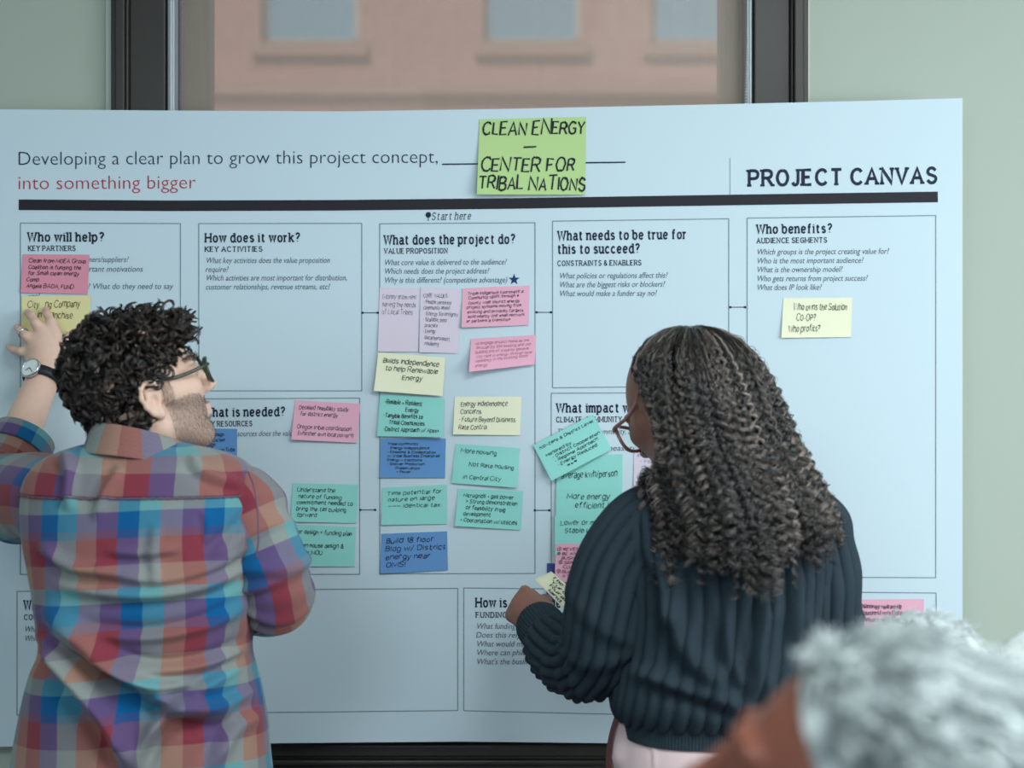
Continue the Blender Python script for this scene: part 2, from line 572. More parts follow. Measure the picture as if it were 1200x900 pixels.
poster = empty('poster', tuple(PW(560, 870)), 'large white printed planning canvas with ruled boxes hung across the window', 'poster')
xs = np.linspace(-60, 1128, 100)
top = np.interp(xs, [-60, 0, 200, 400, 600, 850, 1000, 1128], [128, 128, 129.5, 130.5, 127.5, 122, 118.5, 115])
bot = np.interp(xs, [-60, 0, 320, 540, 720, 1128], [876, 875, 871, 869, 871, 880])
ys = np.linspace(0, 1, 40)
X = np.repeat(xs[None], 40, 0); Y = top[None] * (1 - ys[:, None]) + bot[None] * ys[:, None]
V = PW(X, Y, 0).reshape(-1, 3)
sh = mesh_np('sheet', V, grid_faces(40, 100, False)[:, ::-1], poster, M_paper, smooth=False)
so = sh.modifiers.new('thickness', 'SOLIDIFY'); so.thickness = 0.0008; so.offset = -1


def stroke_mesh(polys, w, mapf, step=None):
    """ribbons of width w along polylines given in a flat frame; mapf turns frame points into world points"""
    V, Fc = [], []
    n0 = 0
    for P in polys:
        P = np.asarray(P, float)
        if step:
            Q = [P[0]]
            for a, b in zip(P[:-1], P[1:]):
                k = max(1, int(np.linalg.norm(b - a) / step))
                Q += [a + (b - a) * (i + 1) / k for i in range(k)]
            P = np.array(Q)
        keep = np.r_[True, np.linalg.norm(np.diff(P, axis=0), axis=1) > 1e-6]
        P = P[keep]
        if len(P) < 2: continue
        T = np.gradient(P, axis=0); T /= np.linalg.norm(T, axis=1)[:, None] + 1e-9
        d = np.diff(P, axis=0); d /= np.linalg.norm(d, axis=1)[:, None]
        cs = np.ones(len(P)); cs[1:-1] = np.sqrt(np.clip((1 + (d[:-1] * d[1:]).sum(1)) / 2, .35, 1))
        N = np.stack([-T[:, 1], T[:, 0]], 1) * (w / 2) / cs[:, None]
        L, R = P + N, P - N
        n = len(P)
        V.append(np.stack([L, R], 1).reshape(-1, 2))
        i = np.arange(n - 1)
        Fc.append(np.stack([n0 + 2 * i, n0 + 2 * i + 1, n0 + 2 * i + 3, n0 + 2 * i + 2], 1))
        n0 += 2 * n
    V = np.concatenate(V)
    return mapf(V), np.concatenate(Fc)


# single stroke letters: pieces split by '/', '~' marks a curved piece; x-height 5, capitals 7
G = {
 'a': "~.4,4.3 1.6,5 2.9,4.7 3.3,3.6 3.3,0/~3.3,2.9 1.7,2.8 .4,2.1 .3,.9 1.3,0 2.6,.4 3.3,1.4", 'b': "0,7 0,0/~0,3.8 1.2,5 2.8,4.7 3.6,2.5 2.8,.3 1.2,0 0,1.2",
 'c': "~3.3,4.2 2.1,5 .7,4.4 .1,2.5 .7,.6 2.1,0 3.4,.8", 'd': "3.7,7 3.7,0/~3.7,3.8 2.5,5 .9,4.7 .1,2.5 .9,.3 2.5,0 3.7,1.2",
 'e': ".1,2.6 3.5,2.6/~3.5,2.6 3.2,4.3 1.9,5 .6,4.4 .1,2.5 .6,.6 2,0 3.4,.8", 'f': "~2.8,6.8 1.9,7 1.2,6.3 1.1,5/1.1,5.4 1.1,0/0,4.8 2.5,4.8",
 'g': "3.7,4.8 3.7,-.6/~3.7,-.6 3.2,-1.8 1.8,-2.1 .3,-1.6/~3.7,3.8 2.5,5 .9,4.7 .1,2.5 .9,.3 2.5,0 3.7,1.2", 'h': "0,7 0,0/~0,3.6 1.2,4.9 2.6,4.9 3.3,3.8/3.3,3.9 3.3,0",
 'i': ".3,5 .3,0/.3,6.4 .3,7", 'j': "~1.2,5 1.2,-1 .5,-2 -.4,-1.9/1.2,6.4 1.2,7", 'k': "0,7 0,0/3.1,5 0,2/1.2,3.1 3.4,0", 'l': ".3,7 .3,0",
 'm': "0,5 0,0/~0,3.7 1,4.9 2,4.9 2.6,3.9/2.6,4 2.6,0/~2.6,3.7 3.6,4.9 4.6,4.9 5.2,3.9/5.2,4 5.2,0", 'n': "0,5 0,0/~0,3.6 1.2,4.9 2.6,4.9 3.3,3.8/3.3,3.9 3.3,0",
 'o': "~1.9,5 .6,4.4 .1,2.5 .6,.6 1.9,0 3.2,.6 3.7,2.5 3.2,4.4 1.9,5", 'p': "0,5 0,-2/~0,3.8 1.2,5 2.8,4.7 3.6,2.5 2.8,.3 1.2,0 0,1.2",
 'q': "3.7,5 3.7,-2/~3.7,3.8 2.5,5 .9,4.7 .1,2.5 .9,.3 2.5,0 3.7,1.2", 'r': "0,5 0,0/~0,3.2 .9,4.7 2.3,4.8",
 's': "~3,4.2 1.7,5 .5,4.4 .5,3.2 1.7,2.6 2.9,2 3,.7 1.7,0 .2,.8", 't': "~1.1,6.6 1.1,1.2 1.7,.1 2.7,.4/0,4.9 2.6,4.9",
 'u': "~0,5 0,1.5 .8,.1 2.1,.2 3.3,1.4/3.3,5 3.3,0", 'v': "0,5 1.8,0 3.6,5", 'w': "0,5 1.3,0 2.7,4.6 4.1,0 5.4,5", 'x': "0,5 3.4,0/3.4,5 0,0",
 'y': "0,5 1.8,0/~3.6,5 1.8,0 1,-1.8 0,-2", 'z': ".1,5 3.3,5 0,0 3.4,0",
 'A': "0,0 2.6,7 5.2,0/.9,2.4 4.3,2.4", 'B': "0,0 0,7/~0,7 2.6,7 3.8,6.2 3.6,4.3 2.4,3.7 0,3.7/~0,3.7 2.8,3.7 4.2,2.6 4,.8 2.6,0 0,0",
 'C': "~4.9,5.6 3.9,6.8 2.2,6.9 .6,5.6 .1,3.5 .6,1.4 2.2,.1 3.9,.2 5,1.3", 'D': "0,0 0,7/~0,7 2.4,6.9 4.2,5.8 4.9,3.5 4.2,1.2 2.4,.1 0,0",
 'E': "4,7 0,7 0,0 4.1,0/0,3.6 3.3,3.6", 'F': "4,7 0,7 0,0/0,3.6 3.2,3.6", 'G': "~4.9,5.6 3.9,6.8 2.2,6.9 .6,5.6 .1,3.5 .6,1.4 2.2,.1 3.9,.2 5,1.4/3,3.2 5,3.2 5,.6",
 'H': "0,0 0,7/5,0 5,7/0,3.6 5,3.6", 'I': ".3,0 .3,7", 'J': "~2.6,7 2.6,1.6 1.8,.1 .6,.1 0,1.2", 'K': "0,0 0,7/4.3,7 0,2.8/1.5,4.2 4.7,0", 'L': "0,7 0,0 3.8,0",
 'M': "0,0 0,7 3,1.6 6,7 6,0", 'N': "0,0 0,7 4.9,0 4.9,7", 'O': "~2.7,7 1,6.2 .1,3.5 1,.8 2.7,0 4.4,.8 5.3,3.5 4.4,6.2 2.7,7", 'P': "0,0 0,7/~0,7 2.8,7 4.2,6 4.1,4.2 2.8,3.3 0,3.3",
 'Q': "~2.7,7 1,6.2 .1,3.5 1,.8 2.7,0 4.4,.8 5.3,3.5 4.4,6.2 2.7,7/3.2,1.8 5.2,-.6", 'R': "0,0 0,7/~0,7 2.8,7 4.2,6.1 4.1,4.4 2.8,3.5 0,3.5/2.2,3.5 4.6,0",
 'S': "~4.1,5.8 2.9,6.9 1.3,6.9 .3,5.6 .7,4.2 2.2,3.6 3.9,2.8 4.2,1.4 3.1,.1 1.4,.1 .1,1.3", 'T': "0,7 5,7/2.5,7 2.5,0", 'U': "~0,7 0,2.2 .9,.3 2.4,0 3.9,.3 4.8,2.2 4.8,7",
 'V': "0,7 2.5,0 5,7", 'W': "0,7 1.8,0 3.6,6.4 5.4,0 7.2,7", 'X': "0,0 4.6,7/0,7 4.6,0", 'Y': "0,7 2.4,3.4 4.8,7/2.4,3.4 2.4,0", 'Z': "0,7 4.4,7 0,0 4.5,0",
 '0': "~2,7 .6,6 0,3.5 .6,1 2,0 3.4,1 4,3.5 3.4,6 2,7", '1': ".2,5.6 1.6,7 1.6,0", '2': "~.2,5.6 1.2,6.9 2.8,6.8 3.5,5.4 2.6,3.4 .1,0/.1,0 3.8,0", '3': "~.2,6.3 1.8,7 3.3,6.2 3.2,4.5 1.6,3.7/~1.6,3.7 3.5,3 3.6,1 2,0 .1,.7",
 '4': "2.8,0 2.8,7 0,2.2 3.9,2.2", '5': "3.4,7 .5,7 .3,4/~.3,4 2,4.4 3.6,3.2 3.4,.9 1.8,0 .1,.6", '8': "~1.9,3.7 .4,4.8 .6,6.4 1.9,7 3.2,6.4 3.4,4.8 1.9,3.7 .2,2.4 .4,.7 1.9,0 3.4,.7 3.6,2.4 1.9,3.7",
 '?': "~.2,5.8 1.3,7 2.8,6.8 3.4,5.5 2.6,4.2 1.7,3.2 1.7,2/1.7,.6 1.7,0", '!': ".3,7 .3,2/.3,.6 .3,0", '.': ".2,.5 .2,0", ',': ".5,.6 0,-1.2", '-': ".2,2.8 2.2,2.8", '_': "0,2.8 4.6,3.1",
 '&': "~4.8,0 1,4.8 .8,6.2 2,7 3.1,6.1 2.6,4.6 .4,2.6 .3,.9 1.6,0 3.2,.5 4.6,3.2", '(': "~1.4,7.6 .3,5 .3,2 1.4,-.8", ')': "~0,7.6 1.1,5 1.1,2 0,-.8", '/': "0,-.6 2.8,7.4", '+': "0,3 3.4,3/1.7,4.7 1.7,1.3",
 ':': ".2,4.4 .2,3.8/.2,.8 .2,.2", '*': "0,3 2,5/0,5 2,3/1,5.4 1,2.6", '=': "0,3.6 2.8,3.6/0,1.8 2.8,1.8",
 '①': "~2.5,8 .4,6.5 -.3,3.5 .4,.5 2.5,-1 4.6,.5 5.3,3.5 4.6,6.5 2.5,8/2,5 2.6,5.8 2.6,1.2", '②': "~2.5,8 .4,6.5 -.3,3.5 .4,.5 2.5,-1 4.6,.5 5.3,3.5 4.6,6.5 2.5,8/~1.6,4.8 2.5,5.8 3.3,4.8 1.6,1.4/1.6,1.4 3.5,1.4",
 '③': "~2.5,8 .4,6.5 -.3,3.5 .4,.5 2.5,-1 4.6,.5 5.3,3.5 4.6,6.5 2.5,8/~1.6,5.4 3.2,5 2.4,3.7 3.4,2.2 1.6,1.4", '④': "~2.5,8 .4,6.5 -.3,3.5 .4,.5 2.5,-1 4.6,.5 5.3,3.5 4.6,6.5 2.5,8/3,1.2 3,5.8 1.4,2.8 3.8,2.8",
 "'": ".2,7 .2,5.4", '#': "~.6,3.2 1.4,4.4 3.4,3.8 4.6,4.2/~.2,2.3 2,3.4 3.4,2.4 5,3.2/~.8,1.6 2.4,2.6 3.6,1.4 4.4,2", '>': "0,5 3.2,2.8 0,.6",
}
SERIF = {  # centres of the slab bars of each letter
 'h': "0,0 3.3,0 -.4,7", 'd': "4.1,0 3.3,7", 'b': "-.4,7", 'p': "0,-2 -.4,5", 'r': "0,0 -.4,5", 'n': "0,0 3.3,0 -.4,5", 'm': "0,0 2.6,0 5.2,0 -.4,5", 'i': ".3,0 -.1,5", 'l': ".3,0 -.1,7", 'k': "0,0 3.4,0 -.4,7 3.1,5",
 'u': "-.4,5 2.9,5 3.7,0", 'w': "0,5 5.4,5 2.7,4.7", 'v': "0,5 3.6,5", 'y': "0,5 3.6,5", 'j': ".8,5", 'f': "1.1,0", 'a': "3.7,0", 'x': "0,5 3.4,5 0,0 3.4,0",
 'W': "0,7 7.2,7 3.6,6.6", 'H': "0,0 5,0 0,7 5,7", 'A': "0,0 5.2,0", 'B': "-.4,0 -.4,7", 'D': "-.4,0 -.4,7", 'E': "-.4,0 -.4,7", 'F': "0,0 -.4,7", 'I': ".3,0 .3,7", 'J': "2.6,7", 'K': "0,0 0,7 4.3,7 4.7,0", 'L': "0,7 -.4,0",
 'M': "0,0 6,0 -.3,7 6.3,7", 'N': "0,0 -.3,7 4.9,7", 'P': "0,0 -.4,7", 'R': "-.2,0 4.8,0 -.4,7", 'T': "2.5,0", 'U': "0,7 4.8,7", 'V': "0,7 5,7", 'Y': "0,7 4.8,7 2.4,0", 'X': "0,0 4.6,0 0,7 4.6,7",
}
_gc = {}
def glyph(ch):
    if ch in _gc: return _gc[ch]
    out = []
    for s in G[ch].split('/') if ch != '/' else ["0,-.6 2.8,7.4"]:
        sm = s[0] == '~'
        P = [tuple(float(v) for v in q.split(',')) for q in s.lstrip('~').split()]
        out.append(catmull(P, 4 * len(P) + 3) if sm and len(P) > 2 else np.array(P))
    adv = max(p[:, 0].max() for p in out)
    _gc[ch] = (out, adv)
    return _gc[ch]


def set_text(text, serif=False, hand=None, gap=1.5, space=2.6):
    """polylines of a line of text in letter units, and its length"""
    x, polys, bars = 0.0, [], []
    for ch in text:
        if ch == ' ':
            x += space; continue
        g, adv = glyph(ch)
        jx = jy = 0; sc = 1.0
        if hand:
            jy = hand.normal(0, .35); sc = hand.uniform(.86, 1.1)
        for p in g:
            q = p.copy()
            if hand:
                q = q * sc + hand.normal(0, .13, q.shape)
                q[:, 1] += jy
            q[:, 0] += x
            polys.append(q)
        if serif:
            for s in SERIF.get(ch, '').split():
                a, b_ = (float(v) for v in s.split(','))
                h = 1.1 if ch not in 'im' else .95
                bars.append(np.array([[x + a - h, b_], [x + a + h, b_]]))
        x += adv * sc + gap * (hand.uniform(.8, 1.15) if hand else 1) + (1.0 if serif else 0)
    return polys, bars, x - gap


def join(parts):
    V, Fc, n = [], [], 0
    for v, f in parts:
        V.append(v); Fc.append(f + n); n += len(v)
    return np.concatenate(V), np.concatenate(Fc)


def slab(name, lines, mat, parent, weight=1.35, off=0.0006, slant=0.0):
    """lines: (text, x0, baseline y at x0, x1, baseline y at x1, capital height px)"""
    parts = []
    for text, x0, y0, x1, y1, cap in lines:
        polys, bars, L = set_text(text, True)
        u = (x1 - x0) / L; v = cap / 7
        def mp(P):
            X = x0 + (P[:, 0] + slant * P[:, 1]) * u
            return PW(X, y0 + (X - x0) / (x1 - x0) * (y1 - y0) - P[:, 1] * v, off)
        parts.append(stroke_mesh(polys, weight, mp))
        if bars: parts.append(stroke_mesh(bars, weight * .72, mp))
    V, Fc = join(parts)
    return mesh_np(name, V, Fc[:, ::-1], parent, mat, smooth=False)


def sans(name, lines, mat, parent, slant=0.0, off=0.0006, weight=0.0):
    parts_v, parts_f, n = [], [], 0
    for text, x0, y0, x1, y1, cap in lines:
        c = bpy.data.curves.new('type', 'FONT'); c.body = text; c.size = 1; c.offset = weight; c.resolution_u = 3
        o = bpy.data.objects.new('type', c); COL.objects.link(o)
        me = bpy.data.meshes.new_from_object(o.evaluated_get(bpy.context.evaluated_depsgraph_get()))
        bpy.data.objects.remove(o); bpy.data.curves.remove(c)
        P = np.array([v.co[:2] for v in me.vertices])
        me.calc_loop_triangles()
        f = np.array([t.vertices[:] for t in me.loop_triangles])
        bpy.data.meshes.remove(me)
        mn, mxx = P[:, 0].min(), P[:, 0].max()
        X = x0 + (P[:, 0] - mn) / (mxx - mn) * (x1 - x0) + slant * P[:, 1] / 0.72 * cap
        Y = y0 + (X - x0) / (x1 - x0) * (y1 - y0) - P[:, 1] / 0.72 * cap
        parts_v.append(PW(X, Y, off)); parts_f.append(f + n); n += len(P)
    return mesh_np(name, np.concatenate(parts_v), np.concatenate(parts_f), parent, mat, smooth=False)


def plines(name, lines, w, mat, parent, off=0.0005):
    V, Fc = stroke_mesh(lines, w, lambda P: PW(P[:, 0], P[:, 1], off), step=12)
    return mesh_np(name, V, Fc[:, ::-1], parent, mat, smooth=False)


# heading
sans('headline', [('Developing a clear plan to grow this project concept,', 22, 193.5, 513, 191, 16.6)], M_ink, poster, weight=-0.012)
sans('headline_red', [('into something bigger', 22, 222, 229.5, 221, 16.6)], M_red, poster, weight=-0.012)
plines('blank_rule', [[(518, 192.6), (733, 190.2)]], 1.7, M_ink, poster)
plines('heavy_rule', [[(22, 240), (200, 241.2), (400, 240.6), (600, 238.5), (850, 234.5), (1099, 230.8)]], 12.5, M_black, poster)
plines('thin_rule', [[(855.5, 185), (855.5, 228)]], 0.6, M_line, poster)
slab('title', [('PROJECT CANVAS', 878, 217.5, 1099, 214, 17.2)], M_ink, poster, 1.5)
slab('start_mark', [('Start here', 506, 257.6, 552, 256.9, 8.2)], M_ink, poster, .85, slant=.22)
a = np.linspace(0, 2 * math.pi, 20)
pin = [(502 + 1.6 * math.cos(t), 251.8 + 1.6 * math.sin(t)) for t in a]
V1, F1 = stroke_mesh([pin], 3.4, lambda P: PW(P[:, 0], P[:, 1], .0006))
V2, F2 = stroke_mesh([[(502, 253), (502, 259)]], 1.0, lambda P: PW(P[:, 0], P[:, 1], .0006))
V, Fc = join([(V1, F1), (V2, F2)])
mesh_np('start_pin', V, Fc, poster, M_ink, smooth=False)
st = [(602.5 + (6.8 if i % 2 == 0 else 2.8) * math.sin(i * math.pi / 5), 327.6 - (6.8 if i % 2 == 0 else 2.8) * math.cos(i * math.pi / 5)) for i in range(10)]
V = PW([p[0] for p in st] + [602.5], [p[1] for p in st] + [327.6], .0006)
mesh_np('star', V, np.array([(i, (i + 1) % 10, 10) for i in range(10)]), poster, M_star, smooth=False)

BOX = [  # x0 y0(left) y0(right) x1 y1(left) y1(right), heading lines, sub heading, questions
 (24, 261.5, 262, 211.5, 673, 673, [('Who will help?', 33, 282.5, 122.5, 282.5, 9.6)], [('KEY PARTNERS', 33.5, 293.8, 89, 293.8, 5.6)],
  [('Who are our key partners/suppliers?', 33, 307.2, 150, 307.2), ('What are the important motivations', 33, 318.4, 167, 318.4), ('What needs solved? What do they need to say', 33, 338.8, 202.5, 338.6), ('yes?', 33, 350, 46, 350)]),
 (233, 262, 261.8, 424, 458, 458, [('How does it work?', 241, 283.5, 352, 283, 9.6)], [('KEY ACTIVITIES', 240.5, 294.8, 308, 294.6, 5.6)],
  [('What key activities does the value proposition', 241, 308.4, 386, 308), ('require?', 241, 318.8, 267, 318.8), ('Which activities are most important for distribution,', 241, 328.8, 406.5, 328.6), ('customer relationships, revenue streams, etc?', 241, 339.4, 386, 339)]),
 (231, 467.5, 466.5, 421.5, 673, 673, [('What is needed?', 239, 488, 334.5, 487, 9.6)], [('KEY RESOURCES', 239, 499.6, 296, 499, 5.6)],
  [('What key resources does the value require?', 240, 511.6, 372, 510.6)]),
 (445, 262.2, 261, 627, 672.5, 672, [('What does the project do?', 450.5, 286.2, 604, 285, 10)], [('VALUE PROPOSITION', 450.5, 297, 525, 296.6, 5.6)],
  [('What core value is delivered to the audience?', 450, 310.8, 593, 310), ('Which needs does the project address?', 450, 321, 572.5, 320.5), ('Why is this different? (competitive advantage)', 450, 331.5, 594, 331)]),
 (647.5, 259.2, 256.4, 854, 454.5, 452, [('What needs to be true for', 654, 281.2, 805, 279.4, 10), ('this to succeed?', 654, 297, 750, 296, 10)], [('CONSTRAINTS & ENABLERS', 653.5, 311.4, 752, 310.6, 5.6)],
  [('What policies or regulations affect this?', 655, 326.4, 781.5, 325.6), ('What are the biggest risks or blockers?', 655, 336.8, 778.5, 336), ('What would make a funder say no?', 655, 347.2, 769, 346.6)]),
 (646, 460.8, 460, 851, 674, 675, [('What impact will it have?', 652.5, 483, 800, 482.4, 9.8)], [('CLIMATE, COMMUNITY', 652, 494.6, 729, 494.2, 5.8)],
  [('The impact on community, and', 652.5, 509, 746, 508.6), ('How will we measure it?', 652.5, 528.4, 758, 528)]),
 (875.5, 255.6, 252.6, 1096.5, 676, 677, [('Who benefits?', 887, 273.4, 975.5, 272.4, 9.8)], [('AUDIENCE SEGMENTS', 887, 284.8, 969.5, 284, 5.6)],
  [('Which groups is the project creating value for?', 886.5, 298.4, 1041, 297.4), ('Who is the most important audience?', 886.5, 308.8, 1011, 308), ('What is the ownership model?', 886.5, 319.2, 986.5, 318.6), ('Who gets returns from project success?', 886.5, 329.6, 1016, 329), ('What does IP look like?', 886.5, 340, 962, 339.6)]),
 (20, 693, 689.5, 536.5, 838, 832.6, [('What will it cost?', 28.5, 714, 120, 713.4, 10)], [('COST STRUCTURE', 28.5, 726.2, 100, 725.8, 5.8)],
  [('What are the biggest costs?', 28.5, 740.4, 112, 740), ('Which resources cost most?', 28.5, 751.2, 112, 751)]),
 (543.5, 689, 695, 1097, 832.8, 846, [('How is this funded?', 558, 711, 672, 711.5, 10)], [('FUNDING & REVENUE', 558, 723.4, 644, 723.6, 5.8)],
  [('What funding sources are there?', 558, 736.8, 668, 737), ('Does this rely on grants?', 558, 747.2, 650, 747.2), ('What would make this last?', 558, 757.6, 656, 757.6), ('Where can philanthropy help?', 558, 767.8, 664, 767.8), ("What's the business model?", 558, 778.4, 656, 778.4)]),
]
for x0, ya, yb, x1, yc, yd, head, sub, qs in BOX:
    fr = plines('panel', [[(x0, ya), (x1, yb)], [(x0, yc), (x1, yd)], [(x0, ya), (x0, yc)], [(x1, yb), (x1, yd)]], 1.0, M_line, poster)
    slab('heading', head, M_ink, fr, 1.55)
    slab('subheading', sub, M_ink, fr, 1.35)
    for q in qs: sans('question_line', [q + (7.0,)], M_grey, fr, slant=0.2)
conn = []
for xa, xb, y in ((423.5, 444, 366.5), (421, 441, 597.5), (627.5, 647, 366), (625.5, 645, 598), (854.5, 874.5, 360)):
    c = plines('connector', [[(xa, y), (xb, y)]], .9, M_ink, poster, .0007)
    plines('arrow_tip', [[(xa, y), (xa + 2.6, y)]], 2.4, M_ink, c, .0009)
    plines('arrow_tip', [[(xb - 2.6, y), (xb, y)]], 2.4, M_ink, c, .0009)

# ------------------------------------------------------------------ sticky notes
NCOL = {'lime': (186, 214, 146), 'pink': (236, 176, 198), 'rose': (226, 148, 168), 'yellow': (240, 238, 208), 'sand': (230, 221, 166), 'teal': (150, 218, 210), 'blue': (104, 152, 208),
        'lilac': (222, 208, 224), 'indigo': (72, 84, 152)}
NMAT = {k: add_noise_bump(node_mat(k + '_note_paper', srgb(*v), 0.7, 0.2), 14, 0.08, 0.003) for k, v in NCOL.items()}
M_pen = node_mat('black_pen', srgb(28, 34, 44), 0.5, 0.2)
M_pen2 = node_mat('grey_pen', srgb(66, 72, 84), 0.5, 0.2)
M_penr = node_mat('maroon_pen', srgb(96, 36, 66), 0.5, 0.2)
M_penp = node_mat('pink_pen', srgb(170, 96, 120), 0.5, 0.2)


def note(color, corners, lines, label, pen=M_pen, w=1.0, lift=0.010, side=-1, off=0.0012, base=0.0, group=None, size=0.62, margin=.07, top=.08, bottom=.9, widths=None, curl=0.5, indent=None, ragged=1.0, scale=None):
    """corners: top left, top right, bottom right, bottom left in the picture; the foot lifts off by `lift` m, more at one side"""
    C = np.array(corners, float)
    def surf(s, t, d=0.0):
        s = np.asarray(s, float); t = np.asarray(t, float)
        P = (C[0] * (1 - s)[..., None] + C[1] * s[..., None]) * (1 - t)[..., None] + (C[3] * (1 - s)[..., None] + C[2] * s[..., None]) * t[..., None]
        free = s if side > 0 else 1 - s
        z = off + base + lift * np.clip(t - .15, 0, 1) ** 1.6 * (.35 + .65 * free) + lift * curl * np.clip(free - .55, 0, 1) ** 2 * t
        return PW(P[..., 0], P[..., 1], z + d)
    n, m = 9, 13
    s, t = np.meshgrid(np.linspace(0, 1, m), np.linspace(0, 1, n))
    V = surf(s.ravel(), t.ravel())
    o = mesh_np('sticky_note', V, grid_faces(n, m, False)[:, ::-1], None, NMAT[color])
    tag(o, label, 'sticky note', group or 'sticky notes on the canvas')
    if lines:
        wpx = np.linalg.norm(C[1] - C[0]); hpx = np.linalg.norm(C[3] - C[0])
        r = np.random.default_rng(sum(map(ord, label)))
        pitch = (bottom - top) / len(lines)
        Lm = max(set_text(l)[2] for l in lines)
        parts = []
        for i, l in enumerate(lines):
            if not l.strip(): continue
            polys, _, L = set_text(l, hand=r)
            tb = top + pitch * (i + .8)
            s0 = margin + (indent[i] if indent else r.uniform(0, .03))
            unit = (1 - 2 * margin) * wpx / Lm * ragged if widths is None else widths[i] * wpx / L
            cap = pitch * hpx * size / 7
            unit = min(unit, cap * 1.5)
            sl = r.normal(0, .012)
            def mp(P):
                S = s0 + (P[:, 0] + .12 * P[:, 1]) * unit / wpx
                return surf(S, tb - P[:, 1] * cap / hpx + sl * (S - s0), .0009)
            v, f = stroke_mesh([p * (unit, cap) for p in polys], w if w > 1.5 else w * (.66 if len(lines) < 6 else .52), lambda P: mp(P / (unit, cap)))
            parts.append((v, f))
        V, Fc = join(parts)
        mesh_np('handwriting', V, Fc[:, ::-1], o, pen, smooth=False)
    return o


def rot(cx, cy, w, h, deg):
    c, s = math.cos(math.radians(deg)), math.sin(math.radians(deg))
    return [(cx + x * c - y * s, cy + x * s + y * c) for x, y in ((-w / 2, -h / 2), (w / 2, -h / 2), (w / 2, h / 2), (-w / 2, h / 2))]


note('lime', [(562, 140), (687, 137), (685.5, 228.5), (559, 229)], ['CLEAN ENERGY', '_', 'CENTER FOR', 'TRIBAL NATIONS'],
     'large lime green sticky note with the bold capitals CLEAN ENERGY on the heading line', w=1.9, lift=.016, margin=.03, top=.03, bottom=.97, size=.74,
     widths=[.95, .17, .86, .98], indent=[.0, .38, .0, -.02])
note('rose', [(27, 298), (105, 298.5), (103, 345), (25, 343)], ['Clean from MOEA Group', 'Coalition is funding the', 'for Small clean energy', 'Comp', 'Angela BAOA, FUND'], 'deep pink sticky note in the box headed Who will help, above the raised hand', w=.8, lift=.004)
note('sand', [(26, 347), (107, 346.5), (104, 393), (25, 391)], ['City   ng Company', '      in Franchise', '      ity'], 'dull yellow sticky note under the fingers of the man at the left', w=.8, lift=.003, base=.0006, ragged=.9)
note('blue', [(233, 502), (278, 502.5), (278, 548), (233, 548)], ['policy design', 'Construction', '  Design', 'Connect with Tribe', '     ?', ''], 'blue sticky note half hidden behind the shoulder of the man in the plaid shirt', w=.85, lift=.003)
note('pink', [(346, 469), (422.5, 473), (418.5, 519), (342, 515)], ['Detailed feasibility study', 'for district energy', '', 'Oregon tribal coordination', '(whether own local power?)'], 'pink sticky note beside the heading What is needed', pen=M_pen2, w=.75, lift=.010)
note('teal', [(343, 566), (420, 568), (417.5, 613), (341, 611)], ['Understand the', 'nature of funding', 'commitment needed to', 'bring the tall building', 'forward.'], 'upper teal sticky note right of the plaid shirt sleeve, starting Understand the', w=.85, lift=.005)
note('teal', [(340, 614.5), (417, 617.5), (415.5, 664), (338, 663)], ['for design + funding plan', '', 'green house design &', 'funder MOU', ''], 'lower teal sticky note right of the plaid sleeve, partly covered by the elbow', w=.85, lift=.004)
note('lilac', [(445, 337), (491, 337.5), (490, 412.5), (443, 412)], ['Money from rent', 'having the needs', 'of Local Tribes', '', '', '', ''], 'pale lilac upright sticky note, left one of the two under the question about advantage', pen=M_pen2, w=.6, lift=.004)
note('lilac', [(493, 336.5), (539.5, 338), (537, 414), (491.5, 413)], ['CORE VALUES:', '- People centered', 'Community assist', '- Energy Sovereignty', '- Scalable, best', '  practice', '- Energy', '  decarbonization,', '  resiliency'], 'pale lilac upright sticky note listing CORE VALUES, right one of the two', pen=M_pen2, w=.65, lift=.004)
note('pink', [(542, 338), (620.5, 334.5), (619.5, 381), (541, 384)], ['Tribal Indigenous coordinate a', 'Community uplift through a', 'county wide district energy', 'project systems moving from', 'existing and privately targets', 'build nearby the small network', 'or partners a transition'], 'pink sticky note directly under the blue star', w=.75, lift=.007)
note('pink', [(552, 397), (628.5, 392.5), (626.5, 427), (550, 436)], ['to engage project home as the', 'through by the existing and the', 'building life of tribal by general', 'city rate in energy through local', 'resiliency in the existing state', 'energy'], 'curled pink sticky note with pale pink writing below the note under the star', pen=M_penp, w=.6, lift=.024, curl=.9)
note('yellow', [(443.5, 413), (522, 419), (519, 464), (439, 458)], ['Builds Independence', '  to help Renewable', '           Energy', ''], 'pale yellow sticky note beginning Builds Independence, tilted, overlapping the lilac notes', w=.95, lift=.010, base=.005)
note('teal', [(445.5, 462), (521, 467), (519, 512), (442, 511)], ['-Reliable + Resilient', '                 Energy', '-Tangible Benefits to', '    Tribal Communities', '-District Approach w/ Apex+'], 'teal sticky note beginning Reliable and Resilient Energy, above the left blue note', w=.9, lift=.012, base=.002, side=1)
note('yellow', [(533, 465), (611, 465), (609.5, 510), (531, 509)], ['Energy Independence', 'Concerns', '- Future Beyond business', 'Rate Control'], 'pale yellow sticky note beginning Energy Independence, in the right column', pen=M_pen2, w=.8, lift=.006)
note('blue', [(446, 514), (522.5, 514), (521.5, 560), (445, 559.5)], ['  Tribal Community', '  - Energy Independence', '  - Economic & Collaboration', '  w/ tribal Business Enterprise', '  Energy + traditions', '  - Shower Production', '         Preservation', '         + Power'], 'blue sticky note beginning Tribal Community, under the teal Reliable note', w=.85, lift=.004)
note('teal', [(534, 520), (609, 525), (606, 571), (529, 566)], ['More housing', '', '      Not Rate housing', '', '   in Central City'], 'teal sticky note tilted, beginning More housing, with a curled right corner', w=.8, lift=.010, side=1)
